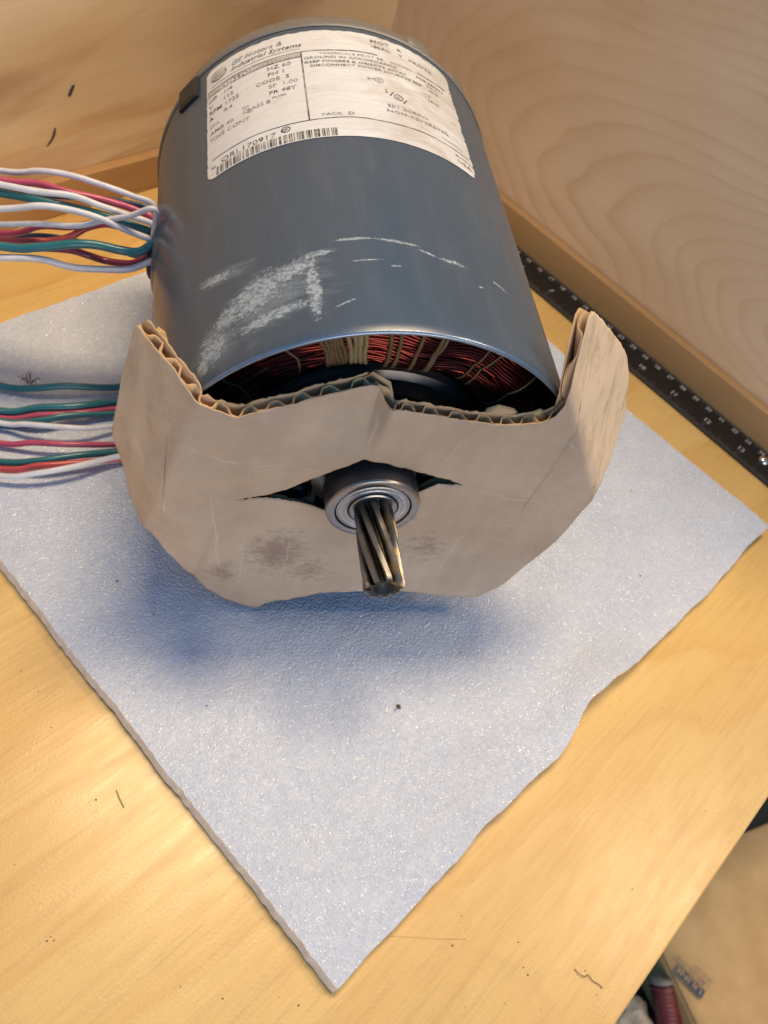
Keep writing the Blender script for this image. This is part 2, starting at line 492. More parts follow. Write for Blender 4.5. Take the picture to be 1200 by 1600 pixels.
def cardboard(name, base, dark, smudge):
    t = NT(name)
    c = t.coord()
    b = t.noise(c, 28, 4, 0.6)
    col = t.mix(t.ramp(b, [(0.35, 0.0), (0.68, 1.0)]), dark, base)
    fib = t.noise(t.mapping(c, scale=(160, 160, 700)), 1, 5, 0.75)
    col = t.mix(t.math('MULTIPLY', t.ramp(fib, [(0.45, 0.0), (0.75, 1.0)]), 0.22), col, dark)
    if smudge:
        bl = None
        for (x, z, rx, rz, amt) in [(-27, 42, 19, 21, 1.1), (-46, 28, 10, 13, 1.0), (-13, 31, 15, 16, 0.8), (30, 47, 15, 17, 0.85), (45, 52, 8, 10, 0.35), (20, 62, 7, 7, 0.5),
                                    (-75, 110, 6, 18, 0.6), (-83, 95, 5, 12, 0.5), (-68, 122, 6, 10, 0.35), (60, 100, 12, 12, 0.3), (73, 118, 8, 14, 0.35), (0, 108, 20, 8, 0.2)]:
            mp = t.mapping(c, loc=(x / 1000, 0, z / 1000), scale=(rx / 1000, 1.0, rz / 1000), typ='TEXTURE')
            v = t.math('MULTIPLY', t.math('SUBTRACT', 1.0, t.n('ShaderNodeVectorMath', {0: mp}, operation='LENGTH').outputs['Value']), amt)
            bl = v if bl is None else t.math('MAXIMUM', bl, v)
        sm = t.math('ADD', t.math('MULTIPLY', t.math('MAXIMUM', bl, -0.3), 0.5), t.noise(t.mapping(c, scale=(260, 300, 520)), 1, 5, 0.75))
        col = t.mix(t.math('MULTIPLY', t.ramp(sm, [(0.68, 0.0), (0.98, 1.0)]), 0.6), col, (0.16, 0.095, 0.085))
        spk = t.noise(c, 520, 2, 0.5)
        col = t.mix(t.math('MULTIPLY', t.ramp(spk, [(0.74, 0.0), (0.78, 1.0)]), 0.6), col, (0.10, 0.075, 0.06))
        cl = None
        cw = t.n('ShaderNodeVectorMath', {0: c, 1: t.n('ShaderNodeVectorMath', {0: t.n('ShaderNodeTexNoise', {'Vector': c, 'Scale': 55.0, 'Detail': 4.0}).outputs['Color'], 'Scale': 0.008}, operation='SCALE').outputs[0]}, operation='ADD').outputs[0]
        cw = t.n('ShaderNodeVectorMath', {0: cw, 1: (-0.004, -0.004, -0.004)}, operation='ADD').outputs[0]
        for (x0, z0, x1, z1, wd_) in [(-64, 103, -60, 97, 0.6), (-60, 97, -46, 93, 0.6), (-46, 93, -28, 93, 0.5), (-28, 93, -16, 88, 0.5), (-58, 92, -43, 8, 0.45), (-83, 100, -70, 77, 0.7), (-70, 77, -68, 60, 0.5),
                                      (-6, 126, -5, 97, 0.6), (30, 86, 72, 79, 0.5), (-40, 62, -38, 12, 0.4), (12, 60, 14, 20, 0.4), (55, 118, 66, 112, 0.7), (-24, 70, -23, 12, 0.35), (44, 70, 40, 24, 0.35), (24, 120, 22, 92, 0.4)]:
            ang = math.atan2(z1 - z0, x1 - x0)
            mp = t.mapping(cw, loc=((x0 + x1) / 2000, 0, (z0 + z1) / 2000), rot=(0, -ang, 0), scale=(math.hypot(x1 - x0, z1 - z0) / 2000, 1.0, wd_ / 1000), typ='TEXTURE')
            v = t.math('SUBTRACT', 1.0, t.n('ShaderNodeVectorMath', {0: mp}, operation='LENGTH').outputs['Value'])
            cl = v if cl is None else t.math('MAXIMUM', cl, v)
        clm = t.math('MULTIPLY', t.ramp(t.math('ADD', cl, t.math('MULTIPLY', t.noise(c, 300, 4, 0.7), 0.5)), [(0.3, 0.0), (1.1, 1.0)]), 0.38)
        col = t.mix(clm, col, (0.66, 0.58, 0.51))
        blot = t.noise(t.mapping(c, scale=(16, 16, 11)), 1, 5, 0.65, 0.4)
        col = t.mix(t.ramp(blot, [(0.5, 0.0), (0.74, 0.45)]), col, (0.30, 0.235, 0.20))
        sx_ = t.n('ShaderNodeSeparateXYZ', {0: c})
        fl = t.n('ShaderNodeMapRange', {0: t.math('ADD', sx_.outputs[1], t.math('MULTIPLY', t.noise(c, 120, 4, 0.7), 0.010)), 1: -0.001, 2: 0.005}).outputs[0]
        rt = t.n('ShaderNodeMapRange', {0: sx_.outputs[0], 1: 0.045, 2: 0.056}).outputs[0]
        lt = t.n('ShaderNodeMapRange', {0: sx_.outputs[0], 1: -0.055, 2: -0.066, 3: 0.0, 4: 0.45}).outputs[0]
        streak = t.noise(t.mapping(c, rot=(0.3, 0, 0), scale=(200, 60, 60)), 1, 4, 0.7)
        worncol = t.mix(t.ramp(streak, [(0.5, 0.0), (0.72, 0.75)]), (0.68, 0.53, 0.36), (0.36, 0.24, 0.13))
        col = t.mix(t.math('MULTIPLY', fl, t.math('MAXIMUM', rt, lt)), col, worncol)
    if smudge:
        fw = t.n('ShaderNodeTexWave', {'Vector': t.mapping(c, scale=(1, 0, 0)), 'Scale': 36.6, 'Distortion': 0.6, 'Detail': 1.0}, wave_type='BANDS', bands_direction='X').outputs['Fac']
        col = t.mix(t.math('MULTIPLY', t.ramp(fw, [(0.0, 0.0), (1.0, 1.0)]), t.math('MULTIPLY', b, 0.16)), col, dark)
    h = t.math('ADD', t.math('MULTIPLY', fib, 0.55), t.math('MULTIPLY', t.noise(c, 90, 3), 0.8))
    t.set(Base_Color=col, Roughness=0.78, Normal=t.bump(h, 0.35, 0.0008))
    t.b.inputs['Specular IOR Level'].default_value = 0.25
    return t.m


M['card'] = cardboard('grey_kraft_liner', (0.55, 0.435, 0.325), (0.43, 0.33, 0.24), True)
M['card_in'] = cardboard('brown_kraft_liner', (0.60, 0.41, 0.235), (0.48, 0.31, 0.165), False)
M['card_torn'] = cardboard('torn_kraft', (0.74, 0.53, 0.24), (0.60, 0.40, 0.15), False)

M['copper'] = plain('enamelled_copper', (0.15, 0.027, 0.020), 0.18, 0.95, nscale=120, namp=0.4)
M['cord'] = plain('lacing_cord', (0.13, 0.078, 0.032), 0.6, nscale=400, namp=0.3, bump=0.6, bscale=2500)
M['cord_pale'] = plain('pale_lacing_cord', (0.27, 0.20, 0.095), 0.55, nscale=400, namp=0.25, bump=0.6, bscale=2500)
M['core'] = plain('stator_steel', (0.06, 0.055, 0.05), 0.55, 0.6, nscale=200, namp=0.3)
M['rotor'] = plain('rotor_black', (0.16, 0.15, 0.14), 0.32, 0.85, nscale=180, namp=0.4)
M['bearing'] = plain('bearing_steel', (0.30, 0.295, 0.30), 0.33, 0.95, nscale=260, namp=0.18)
M['ring_dark'] = plain('bearing_ring_dull', (0.085, 0.08, 0.078), 0.46, 0.7, nscale=200, namp=0.3)
M['shield'] = plain('bearing_shield', (0.44, 0.45, 0.47), 0.42, 0.85, nscale=350, namp=0.3, bump=0.25, bscale=1500)
M['seal'] = plain('seal_gap', (0.015, 0.015, 0.015), 0.6)

t = NT('pinion_steel')
c = t.coord()
g = t.noise(c, 130, 5, 0.7)
xx = t.n('ShaderNodeSeparateXYZ', {0: c})
side = t.n('ShaderNodeMapRange', {0: xx.outputs[0], 1: 0.001, 2: 0.009, 3: 0.0, 4: 1.0}).outputs[0]
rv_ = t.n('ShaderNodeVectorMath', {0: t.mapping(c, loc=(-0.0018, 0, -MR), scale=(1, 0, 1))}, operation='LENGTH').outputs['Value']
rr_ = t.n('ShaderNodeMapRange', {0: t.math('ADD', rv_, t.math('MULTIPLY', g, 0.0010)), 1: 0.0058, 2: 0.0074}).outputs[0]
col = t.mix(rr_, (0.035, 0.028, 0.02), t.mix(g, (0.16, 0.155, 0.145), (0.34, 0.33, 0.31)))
col = t.mix(t.math('MULTIPLY', side, t.ramp(t.noise(c, 210, 3), [(0.45, 0.0), (0.62, 0.8)])), col, (0.58, 0.39, 0.12))  # golden grease on the right, with warm lamp light painted in
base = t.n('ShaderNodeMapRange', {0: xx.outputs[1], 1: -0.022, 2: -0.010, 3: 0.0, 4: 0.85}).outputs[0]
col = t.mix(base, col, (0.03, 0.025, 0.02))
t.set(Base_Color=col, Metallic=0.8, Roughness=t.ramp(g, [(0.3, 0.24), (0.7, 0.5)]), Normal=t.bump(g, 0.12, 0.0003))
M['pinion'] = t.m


def wire_mat(name, colr, rough=0.3):
    t = NT(name)
    c = t.coord()
    n = t.noise(c, 170, 4, 0.6)
    t.set(Base_Color=t.mix(t.ramp(n, [(0.35, 0), (0.7, 1)]), tuple(x * 0.82 for x in colr), colr), Roughness=rough, Normal=t.bump(t.noise(c, 300, 2), 0.2, 0.0005))
    t.b.inputs['Coat Weight'].default_value = 0.25
    t.b.inputs['Coat Roughness'].default_value = 0.15
    return t.m


M['w_white'] = wire_mat('white_insulation', (0.74, 0.74, 0.78), 0.42)
M['w_pink'] = wire_mat('magenta_insulation', (0.52, 0.075, 0.15))
M['w_red'] = wire_mat('red_insulation', (0.62, 0.09, 0.09))
M['w_teal'] = wire_mat('teal_insulation', (0.025, 0.17, 0.20))
M['w_navy'] = wire_mat('navy_insulation', (0.03, 0.06, 0.12))
M['w_maroon'] = wire_mat('maroon_insulation', (0.26, 0.035, 0.06))

M['ruler'] = plain('black_anodised', (0.013, 0.013, 0.015), 0.42, 0.2, nscale=120, namp=0.4)
M['ruler_ink'] = plain('ruler_white', (0.60, 0.60, 0.62), 0.5, nscale=300, namp=0.3)
M['tick_ink'] = plain('ruler_ticks', (0.17, 0.17, 0.18), 0.5, nscale=300, namp=0.3)
M['chrome'] = plain('rivet_steel', (0.8, 0.8, 0.8), 0.15, 1.0)
M['pen'] = plain('pen_ink', (0.06, 0.05, 0.055), 0.6, nscale=500, namp=0.4)
M['crumb'] = plain('crumb', (0.13, 0.075, 0.04), 0.8, nscale=900, namp=0.5)
M['fibre'] = plain('dark_fibre', (0.08, 0.05, 0.035), 0.7)
M['straw'] = plain('pale_splinter', (0.50, 0.34, 0.15), 0.7)
M['box'] = cardboard('shipping_box_kraft', (0.70, 0.44, 0.19), (0.58, 0.35, 0.14), False)
M['box_ink'] = plain('box_ink', (0.05, 0.07, 0.11), 0.7, nscale=100, namp=0.3)
M['red_grip'] = plain('red_grip', (0.16, 0.03, 0.026), 0.4, nscale=60, namp=0.4)
M['tape'] = plain('pale_coil', (0.22, 0.20, 0.17), 0.5, nscale=100, namp=0.3)
M['concrete'] = plain('concrete', (0.016, 0.017, 0.020), 0.85, nscale=12, namp=0.5, bump=0.4, bscale=60)
M['paper'] = plain('crumpled_paper', (0.50, 0.42, 0.31), 0.8, nscale=60, namp=0.35, bump=0.6, bscale=90)

# ------------------------------------------------------------------ setting: bench, walls, floor
FRONT = -0.46267
bench = new_mesh('bench_top', *box((-1.1, FRONT, -0.019), (0.018, 0.018, 0.0)), M['bench'])
bevel_mod(bench, 0.0008, 2)
tag(bench, 'pale yellow birch plywood bench top under the foam sheet', 'bench', kind='structure')
back = new_mesh('back_wall', *box((-1.1, 0.0, 0.0), (0.0, 0.018, 0.40)), M['back'])
tag(back, 'orange brown pine board standing along the back of the bench', 'wall', kind='structure')
side = new_mesh('side_wall', *box((0.0, FRONT, 0.0), (0.018, 0.018, 0.40)), M['side'])
tag(side, 'pale birch board with arched grain standing beside the ruler', 'wall', kind='structure')
ST, SH = 0.0064, 0.0211
st = new_mesh('trim_strip', *box((-1.1, -ST, 0.0002), (-ST - 0.0002, -0.0002, SH)), M['strip'], back)
bevel_mod(st, 0.0006)
st = new_mesh('trim_strip', *box((-ST, FRONT, 0.0002), (-0.0002, -0.0002, SH)), M['strip_y'], side)
bevel_mod(st, 0.0006)
for pts, wd_ in (([(115, 132), (111, 142), (108, 151)], 0.0011), ([(86, 199), (84, 211), (79, 221), (73, 229)], 0.0008)):
    P = []
    for q in pts:
        d = ray(*q)
        P.append(CAM_C + d * (-CAM_C.y / d.y))
    P = smooth_path(P, 5)
    V, F = [], []
    for i, p in enumerate(P):
        f_ = 1 - abs(2 * i / (len(P) - 1) - 1) ** 4
        hw = wd_ * (0.35 + 0.65 * f_)
        V += [(p.x - hw, -0.0002, p.z), (p.x + hw, -0.0002, p.z)]
    F = [(2 * i, 2 * i + 1, 2 * i + 3, 2 * i + 2) for i in range(len(P) - 1)]
    new_mesh('pen_mark', V, F, M['pen'], back)
FLOORZ = -0.455
fl = new_mesh('floor', [(-3, -3, FLOORZ), (3, -3, FLOORZ), (3, 3, FLOORZ), (-3, 3, FLOORZ)], [(0, 1, 2, 3)], M['concrete'])
tag(fl, 'dark grey concrete floor below the bench edge', 'floor', kind='structure')

# ------------------------------------------------------------------ foam sheet
FX0, FX1, FY0, FY1 = -0.3855, -0.0655, -0.3862, -0.0705


def foam_z(x, y):
    z = FOAM
    # lifted waves along the front edge, away from the motor
    z += 0.0075 * math.exp(-((x + 0.222) / 0.030) ** 2) * math.exp(-((y - FY0) / 0.016) ** 2)
    z += 0.0020 * math.exp(-((x + 0.30) / 0.03) ** 2) * math.exp(-((y - FY0) / 0.02) ** 2)
    z += 0.0020 * math.exp(-((x + 0.075) / 0.03) ** 2 - ((y + 0.38) / 0.03) ** 2)
    # dips slightly where the board and the motor press on it
    z += 0.0010 * noise.noise(Vector((x * 22, y * 22, 3))) - 0.0007 * max(0, noise.noise(Vector((x * 60, y * 60, 8))) - 0.25) + 0.00025 * noise.noise(Vector((x * 140, y * 140, 1)))
    return z


def edge_in(x):
    """how far the torn front edge steps back from a straight cut"""
    e = 0.0
    for (x0, wd_, a) in ((-0.236, 0.012, 0.0045), (-0.215, 0.014, 0.0035), (-0.262, 0.008, -0.0012), (-0.19, 0.012, 0.0012), (-0.31, 0.010, 0.0010), (-0.13, 0.012, -0.0010)):
        e += a * math.exp(-((x - x0) / wd_) ** 2)
    return e


NX = 190
xs = [FX0 + (FX1 - FX0) * i / NX for i in range(NX + 1)]
ys = [FY0 + (FY1 - FY0) * i / NX for i in range(NX + 1)]
V, F, MI = [], [], []
for j, y in enumerate(ys):
    for i, x in enumerate(xs):
        jx = jy = 0
        if i in (0, NX):
            jx = 0.0005 * noise.noise(Vector((0.3, y * 420, 5))) + 0.0008 * noise.noise(Vector((0.3, y * 60, 2)))
        if j in (0, NX):
            jy = 0.0003 * noise.noise(Vector((x * 300, 0.7, 5))) + 0.0008 * noise.noise(Vector((x * 50, 0.7, 2)))
        ey_ = (1 - (y - FY0) / (FY1 - FY0)) ** 6 * edge_in(x)
        V.append((x + jx, y + jy + ey_, foam_z(x, y)))
nb = len(V)
ring = [i for i in range(NX + 1)] + [j * (NX + 1) + NX for j in range(1, NX + 1)] + [NX * (NX + 1) + i for i in range(NX - 1, -1, -1)] + [j * (NX + 1) for j in range(NX - 1, 0, -1)]
for j in range(NX):
    for i in range(NX):
        a = j * (NX + 1) + i
        F.append((a, a + 1, a + NX + 2, a + NX + 1))
        MI.append(0)
for k in ring:                                   # cut edge: middle and bottom rows
    v = V[k]
    thick = FOAM - 0.0004
    V.append((v[0] + 0.0003 * random.uniform(-1, 1), v[1] + 0.0003 * random.uniform(-1, 1), v[2] - thick * 0.5))
for k in ring:
    v = V[k]
    V.append((v[0] - (0.0008 if v[0] < FX0 + 0.003 else 0), v[1], max(0.0004, v[2] - (FOAM - 0.0004))))
nr = len(ring)
for k in range(nr):
    l = (k + 1) % nr
    F.append((ring[l], ring[k], nb + k, nb + l))
    F.append((nb + l, nb + k, nb + nr + k, nb + nr + l))
    MI += [1, 1]
bb = len(V)
for k in range(nb):
    V.append((V[k][0], V[k][1], max(0.0004, V[k][2] - FOAM + 0.0004)))
for j in range(NX):
    for i in range(NX):
        a = bb + j * (NX + 1) + i
        F.append((a, a + NX + 1, a + NX + 2, a + 1))
        MI.append(1)
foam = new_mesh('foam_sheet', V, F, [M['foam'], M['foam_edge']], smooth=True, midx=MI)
auto_smooth(foam, 50)
tag(foam, 'square pale blue packing foam sheet lying on the bench under the motor', 'foam sheet')

# ------------------------------------------------------------------ motor
motor = empty('electric_motor', MOTOR_M)
tag(motor, 'blue grey cylindrical electric motor with white rating label lying on foam', 'motor')


def polar(r, a_deg, y):
    a = math.radians(a_deg)
    return Vector((r * math.sin(a), y, MR + r * math.cos(a)))


# shell
TH = 0.0016
prof = [(MR - TH - 0.0006, ML), (MR - TH, 0.0006), (MR - TH + 0.0004, 0.0), (MR - 0.0004, 0.0), (MR, 0.0006)] + [(MR, ML * k / 40) for k in range(1, 41)]
NS = 180
V, F, UV, MI = [], [], [], []
for (r, y) in prof:
    for k in range(NS + 1):
        a = -180 + 360 * k / NS
        V.append(polar(r, a, y))
        UV.append((a * 1.3227, y * 1000))
for i in range(len(prof) - 1):
    for k in range(NS):
        F.append((i * (NS + 1) + k, i * (NS + 1) + k + 1, (i + 1) * (NS + 1) + k + 1, (i + 1) * (NS + 1) + k))
        MI.append(1 if i in (1, 2, 3) else (2 if i == 0 else 0))
shell = new_mesh('shell', V, F, [M['paint'], M['rim'], M['core']], motor, True, UV, MI)
fix_normals(shell)
shell.data.polygons.foreach_set('use_smooth', [True] * len(shell.data.polygons))

# rear end bell
prof = [(MR + 0.0002, ML + 0.0002), (MR + 0.0007, ML + 0.0008), (MR + 0.0007, ML + 0.0022), (MR - 0.0006, ML + 0.0030), (MR - 0.0010, ML + 0.010), (MR - 0.003, ML + 0.0135), (MR - 0.010, ML + 0.0165),
        (0.045, ML + 0.022), (0.020, ML + 0.026), (0.018, ML + 0.034), (0.0, ML + 0.034)]
bell = auto_smooth(fix_normals(new_mesh('end_bell', *lathe_y(prof, 96), M['cast'], motor)), 35)
for a in (20.5, 38.5, 140, -140):
    V, F = [], []
    c0 = polar(MR - 0.0008, a, ML + 0.0065)
    rad = Vector((math.sin(math.radians(a)), 0, math.cos(math.radians(a))))
    tan = Vector((rad.z, 0, -rad.x))
    for (hh, s_) in ((-0.003, 1.15), (0.0004, 1.0), (0.0013, 0.7)):
        for k in range(16):
            b = 2 * math.pi * k / 16
            V.append(c0 + rad * hh + (tan * math.cos(b) * 0.0068 + Vector((0, 1, 0)) * math.sin(b) * 0.0058) * s_)
    for i in range(2):
        for k in range(16):
            F.append((i * 16 + k, i * 16 + (k + 1) % 16, (i + 1) * 16 + (k + 1) % 16, (i + 1) * 16 + k))
    F.append(tuple(32 + k for k in range(16)))
    new_mesh('lug', V, F, M['cast'], bell, True)


# black rubber tab on the shell
V, F = [], []
NA, NY = 8, 8
for L, off in ((0, 0.0001), (1, 0.0017)):
    for j in range(NY + 1):
        for i in range(NA + 1):
            a = -63.6 + 9.4 * i / NA
            y = 0.1585 + 0.0145 * j / NY + 0.0035 * (1 - i / NA)
            ed = 1 - 0.35 * L * (1 if i in (0, NA) or j in (0, NY) else 0)
            V.append(polar(MR + off * ed, a, y))
n1 = (NA + 1) * (NY + 1)
for j in range(NY):
    for i in range(NA):
        a = j * (NA + 1) + i
        F.append((n1 + a, n1 + a + 1, n1 + a + NA + 2, n1 + a + NA + 1))
rg = [i for i in range(NA + 1)] + [j * (NA + 1) + NA for j in range(1, NY + 1)] + [NY * (NA + 1) + i for i in range(NA - 1, -1, -1)] + [j * (NA + 1) for j in range(NY - 1, 0, -1)]
for k in range(len(rg)):
    l = (k + 1) % len(rg)
    F.append((rg[k], rg[l], n1 + rg[l], n1 + rg[k]))
new_mesh('rubber_tab', V, F, M['rubber'], motor)

# wire boss: pressed ring round the lead hole in the left side of the shell
BA, BY = -93.0, 0.119
V, F = [], []
NR, NB = 14, 40
for i in range(NR + 1):
    q = i / NR
    rr = 0.021 * q
    hgt = 0.0016 * math.exp(-((q - 0.78) / 0.12) ** 2) + 0.0010 * math.exp(-((q - 0.42) / 0.10) ** 2) + 0.0004 * (1 - q) - 0.0002
    for k in range(NB):
        b = 2 * math.pi * k / NB
        V.append(polar(MR + hgt, BA + math.degrees(rr * math.cos(b) / MR), BY + rr * math.sin(b)))
for i in range(NR):
    for k in range(NB):
        F.append((i * NB + k, i * NB + (k + 1) % NB, (i + 1) * NB + (k + 1) % NB, (i + 1) * NB + k))
boss = fix_normals(new_mesh('wire_boss', V, F, M['paint'], motor, True))
boss.data.polygons.foreach_set('use_smooth', [True] * len(boss.data.polygons))
ul = boss.data.uv_layers.new(name='UVMap')
for lp in boss.data.loops:
    ul.data[lp.index].uv = (60, 150)
V, F = tube([polar(MR + 0.0012, BA + math.degrees(0.0085 * math.cos(b) / MR), BY + 0.0085 * math.sin(b)) for b in [2 * math.pi * k / 32 for k in range(32)]], 0.0022, 10, True)
new_mesh('grommet', V, F, M['rubber'], motor, True)


# rating label
def wrinkle(u, v):
    e = min(1, max(0, (u + 67) / 4)) * min(1, max(0, (40 - u) / 4)) * min(1, max(0, (v - 96) / 4)) * min(1, max(0, (169 - v) / 4))
    n_ = noise.noise(Vector((u * 0.05, v * 0.16 + u * 0.03, 2.0)))
    return 0.00018 + e * 0.00035 * max(0.0, n_ + 0.15)


def on_label(u, v, off=0.0):
    return polar(MR + wrinkle(u, v) + off, u / 1.3227, v / 1000)


LU0, LU1, LV0, LV1 = -67.0, 40.0, 96.2, 169.0
NU, NV = 140, 80
V, F, UV = [], [], []
for j in range(NV + 1):
    for i in range(NU + 1):
        fu, fv = i / NU, j / NV
        u = LU0 + (LU1 - LU0) * fu
        v = LV0 + (LV1 - LV0) * fv
        # rounded corners and worn edges
        cr = 4.0
        for (cu_, cv_) in ((LU0 + cr, LV0 + cr), (LU1 - cr, LV0 + cr), (LU0 + cr, LV1 - cr), (LU1 - cr, LV1 - cr)):
            du, dv = u - cu_, v - cv_
            if (du < 0) == (cu_ < 0) and (dv < 0) == (cv_ < 130):
                mx = max(abs(du), abs(dv))
                l = math.hypot(du, dv)
                if l > 0:
                    u, v = cu_ + du * mx / l, cv_ + dv * mx / l
        if fu == 1:
            u += -1.2 * abs(noise.noise(Vector((v * 0.35, 1, 0)))) * 2.0
        if fu == 0:
            u += 0.5 * noise.noise(Vector((v * 0.4, 4, 0)))
        if fv == 1:
            v += -1.6 * abs(noise.noise(Vector((u * 0.2, 2, 0))))
        V.append(on_label(u, v))
        UV.append((u, v))
for j in range(NV):
    for i in range(NU):
        a = j * (NU + 1) + i
        F.append((a, a + 1, a + NU + 2, a + NU + 1))
label = new_mesh('rating_label', V, F, M['label'], motor, True, UV)
label['label'] = 'creased and stained white paper rating label'


def print_on_label(name, VV, FF, mat, off=0.00013):
    return new_mesh(name, [on_label(u, v, off) for (u, v) in VV], FF, mat, label)


def line_text(body, u, v, size, mat='ink', shear=0.0, bold=0.0, width=1.0, rot=0.0):
    VV, FF = text_mesh(body, size * 0.94, shear, bold * 0.5 - 0.005, width=width)
    c_, s_ = math.cos(rot), math.sin(rot)
    print_on_label('lettering', [(u + x * c_ - y * s_, v + x * s_ + y * c_) for (x, y) in VV], FF, M[mat])


def rule(u0, v0, u1, v1, wdt, mat='ink', name='printed_rule'):
    n = max(2, int(math.hypot(u1 - u0, v1 - v0) / 2))
    L = math.hypot(u1 - u0, v1 - v0)
    nx, ny = -(v1 - v0) / L * wdt / 2, (u1 - u0) / L * wdt / 2
    VV, FF = [], []
    for i in range(n + 1):
        q = i / n
        u, v = u0 + (u1 - u0) * q, v0 + (v1 - v0) * q
        VV += [(u + nx, v + ny), (u - nx, v - ny)]
    for i in range(n):
        FF.append((2 * i, 2 * i + 1, 2 * i + 3, 2 * i + 2))
    print_on_label(name, VV, FF, M[mat])


def ring_print(u, v, r0, r1, mat='ink', n=28, name='printed_ring'):
    VV, FF = [], []
    for k in range(n):
        b = 2 * math.pi * k / n
        VV += [(u + r0 * math.cos(b), v + r0 * math.sin(b)), (u + r1 * math.cos(b), v + r1 * math.sin(b))]
    for k in range(n):
        l = (k + 1) % n
        FF.append((2 * k, 2 * k + 1, 2 * l + 1, 2 * l))
    print_on_label(name, VV, FF, M[mat])


# maker's roundel: dark disc, pale ring, flowing letters
ring_print(-60.6, 161.3, 0.01, 3.9, 'grey_ink', name='roundel')
ring_print(-60.6, 161.3, 3.45, 3.9, 'ink')
ring_print(-60.6, 161.3, 2.85, 3.1, 'ink')
line_text('GE', -63.2, 159.8, 4.2, 'ink', 0.5, 0.05, 0.85)
line_text('GE Motors &', -54.8, 161.7, 4.3, 'ink_faded', 0.30, 0.07)
line_text('Industrial Systems', -54.8, 157.7, 4.3, 'ink', 0.30, 0.08)
rule(-64.5, 155.6, -26, 156.2, 0.25)
rule(-66.6, 153.2, 4, 153.8, 0.55)
rule(-66.6, 149.6, -25.8, 149.9, 0.30)
VV = []
rule(-66.3, 151.4, -60, 151.5, 3.0, 'grey_ink', 'printed_band')
rule(-46, 151.5, -26.2, 151.8, 3.0, 'grey_ink', 'printed_band')
line_text('5KH39QN9621HT', -61.5, 150.1, 3.7, 'ink_faded', 0, 0, 1.12)
rule(-25.8, 153.4, -25.8, 107.4, 0.55)
rule(-64.5, 107.2, 38, 107.4, 0.40)
for body, u, v, mt, sz in (('HP   1/4', -65.8, 145.4, 'ink', 3.5), ('V     115', -65.8, 141.2, 'ink', 3.5), ('RPM 1725', -65.8, 137.0, 'ink', 3.5), ('A     4.4', -65.8, 132.8, 'ink', 3.5),
                           ('SFA', -65.6, 127.8, 'grey_ink', 3.2), ('AMB 40      C', -65.4, 123.2, 'ink_faded', 3.4), ('TIME CONT', -65.4, 118.6, 'ink_faded', 3.4),
                           ('HZ 60', -39.5, 145.9, 'ink', 3.6), ('PH 1', -39.5, 141.8, 'ink', 3.6), ('CODE  S', -44.5, 137.6, 'ink', 3.6), ('SF  1.00', -39.5, 133.4, 'ink_faded', 3.6),
                           ('FR 48Y', -39.5, 129.0, 'ink', 3.6), ('FRAME', -38.5, 126.0, 'ink_faded', 1.9), ('INS', -50.5, 127.2, 'ink_faded', 2.0), ('CLASS B', -50.5, 124.2, 'ink_faded', 3.2)):
    line_text(body, u, v, sz, mt, 0, 0.02, 1.05)
line_text('TERMINALS MUST BE', -19, 150.5, 2.3, 'ink_faded', 0, 0, 1.25)
line_text('GROUND IN ACCORDANCE', -25, 147.7, 2.4, 'ink_faded', 0, 0.03, 1.25)
line_text('KEEP FINGERS & OBJECTS AWAY', -25, 144.9, 2.4, 'ink', 0, 0.03, 1.22)
line_text('DISCONNECT POWER SOURCES BEF', -23, 142.1, 2.4, 'ink', 0, 0.03, 1.20)
line_text('FOR SAFETY', 20, 147.6, 2.4, 'ink', 0, 0.03, 1.1)
line_text('ORAL', 24, 144.8, 2.4, 'ink_faded', 0, 0.03, 1.1)
line_text('NGS', 25, 142.2, 2.4, 'ink', 0, 0.03, 1.1)
line_text('WIRING -', 9, 150.4, 2.3, 'ink_faded', 0, 0, 1.2)
rule(21, 152.2, 35, 152.0, 0.6)
line_text('MOT', 2, 163.2, 3.2, 'ink', 0, 0.03, 1.25)
line_text('R', 13.5, 162.8, 3.2, 'ink_faded', 0, 0.03, 1.25)
line_text('-MAL', 2, 159.0, 3.2, 'ink', 0, 0.03, 1.2)
line_text('Y', 13.5, 158.8, 3.2, 'ink_faded', 0, 0.03, 1.2)
line_text('PROTE', 18, 158.2, 3.2, 'ink', 0, 0.03, 1.25)
line_text('1', -2.5, 134.2, 3.2, 'ink_faded')
rule(-2.2, 135.4, 0.8, 135.4, 0.3, 'ink_faded')
ring_print(2.4, 135.2, 0.5, 0.8, 'ink_faded')
ring_print(2.4, 135.2, 1.5, 1.8, 'ink_faded')
line_text('2', 3.6, 127.5, 3.2, 'ink')
ring_print(9.0, 126.2, 0.5, 0.8, 'ink_faded')
ring_print(9.0, 126.2, 1.5, 1.85, 'ink')
rule(5.6, 126.0, 7.4, 129.2, 0.5)
rule(10.6, 123.2, 12.2, 125.8, 0.5)
line_text('GRD', 20, 137.0, 2.2, 'ink_faded', 0, 0.02, 1.2)
line_text('LINE', 23, 133.5, 2.4, 'ink_faded', 0, 0.02, 1.2)
line_text('L2', 34, 128, 2.2, 'ink_faded')
line_text('SET SCREW', 3.5, 117.8, 2.7, 'ink_faded', 0, 0, 1.3)
line_text('NON-REVERSING', 2.8, 114.4, 2.8, 'ink_faded', 0, 0.02, 1.3)
line_text('PACK', -21.3, 109.0, 2.6, 'ink_faded', 0, 0, 1.2)
line_text('D', -12.0, 109.0, 3.0, 'ink', 0, 0.03, 1.2)
line_text('THERMAL', 25, 110.0, 2.0, 'ink_faded', 0, 0, 1.3)
line_text('MADE IN', 30, 103.4, 1.9, 'ink', 0, 0.02, 1.3)
line_text('USA', 30.3, 99.6, 3.4, 'ink', 0, 0, 1.25)
line_text('S#', -65, 101.8, 2.3, 'ink', 0, 0, 1.0)
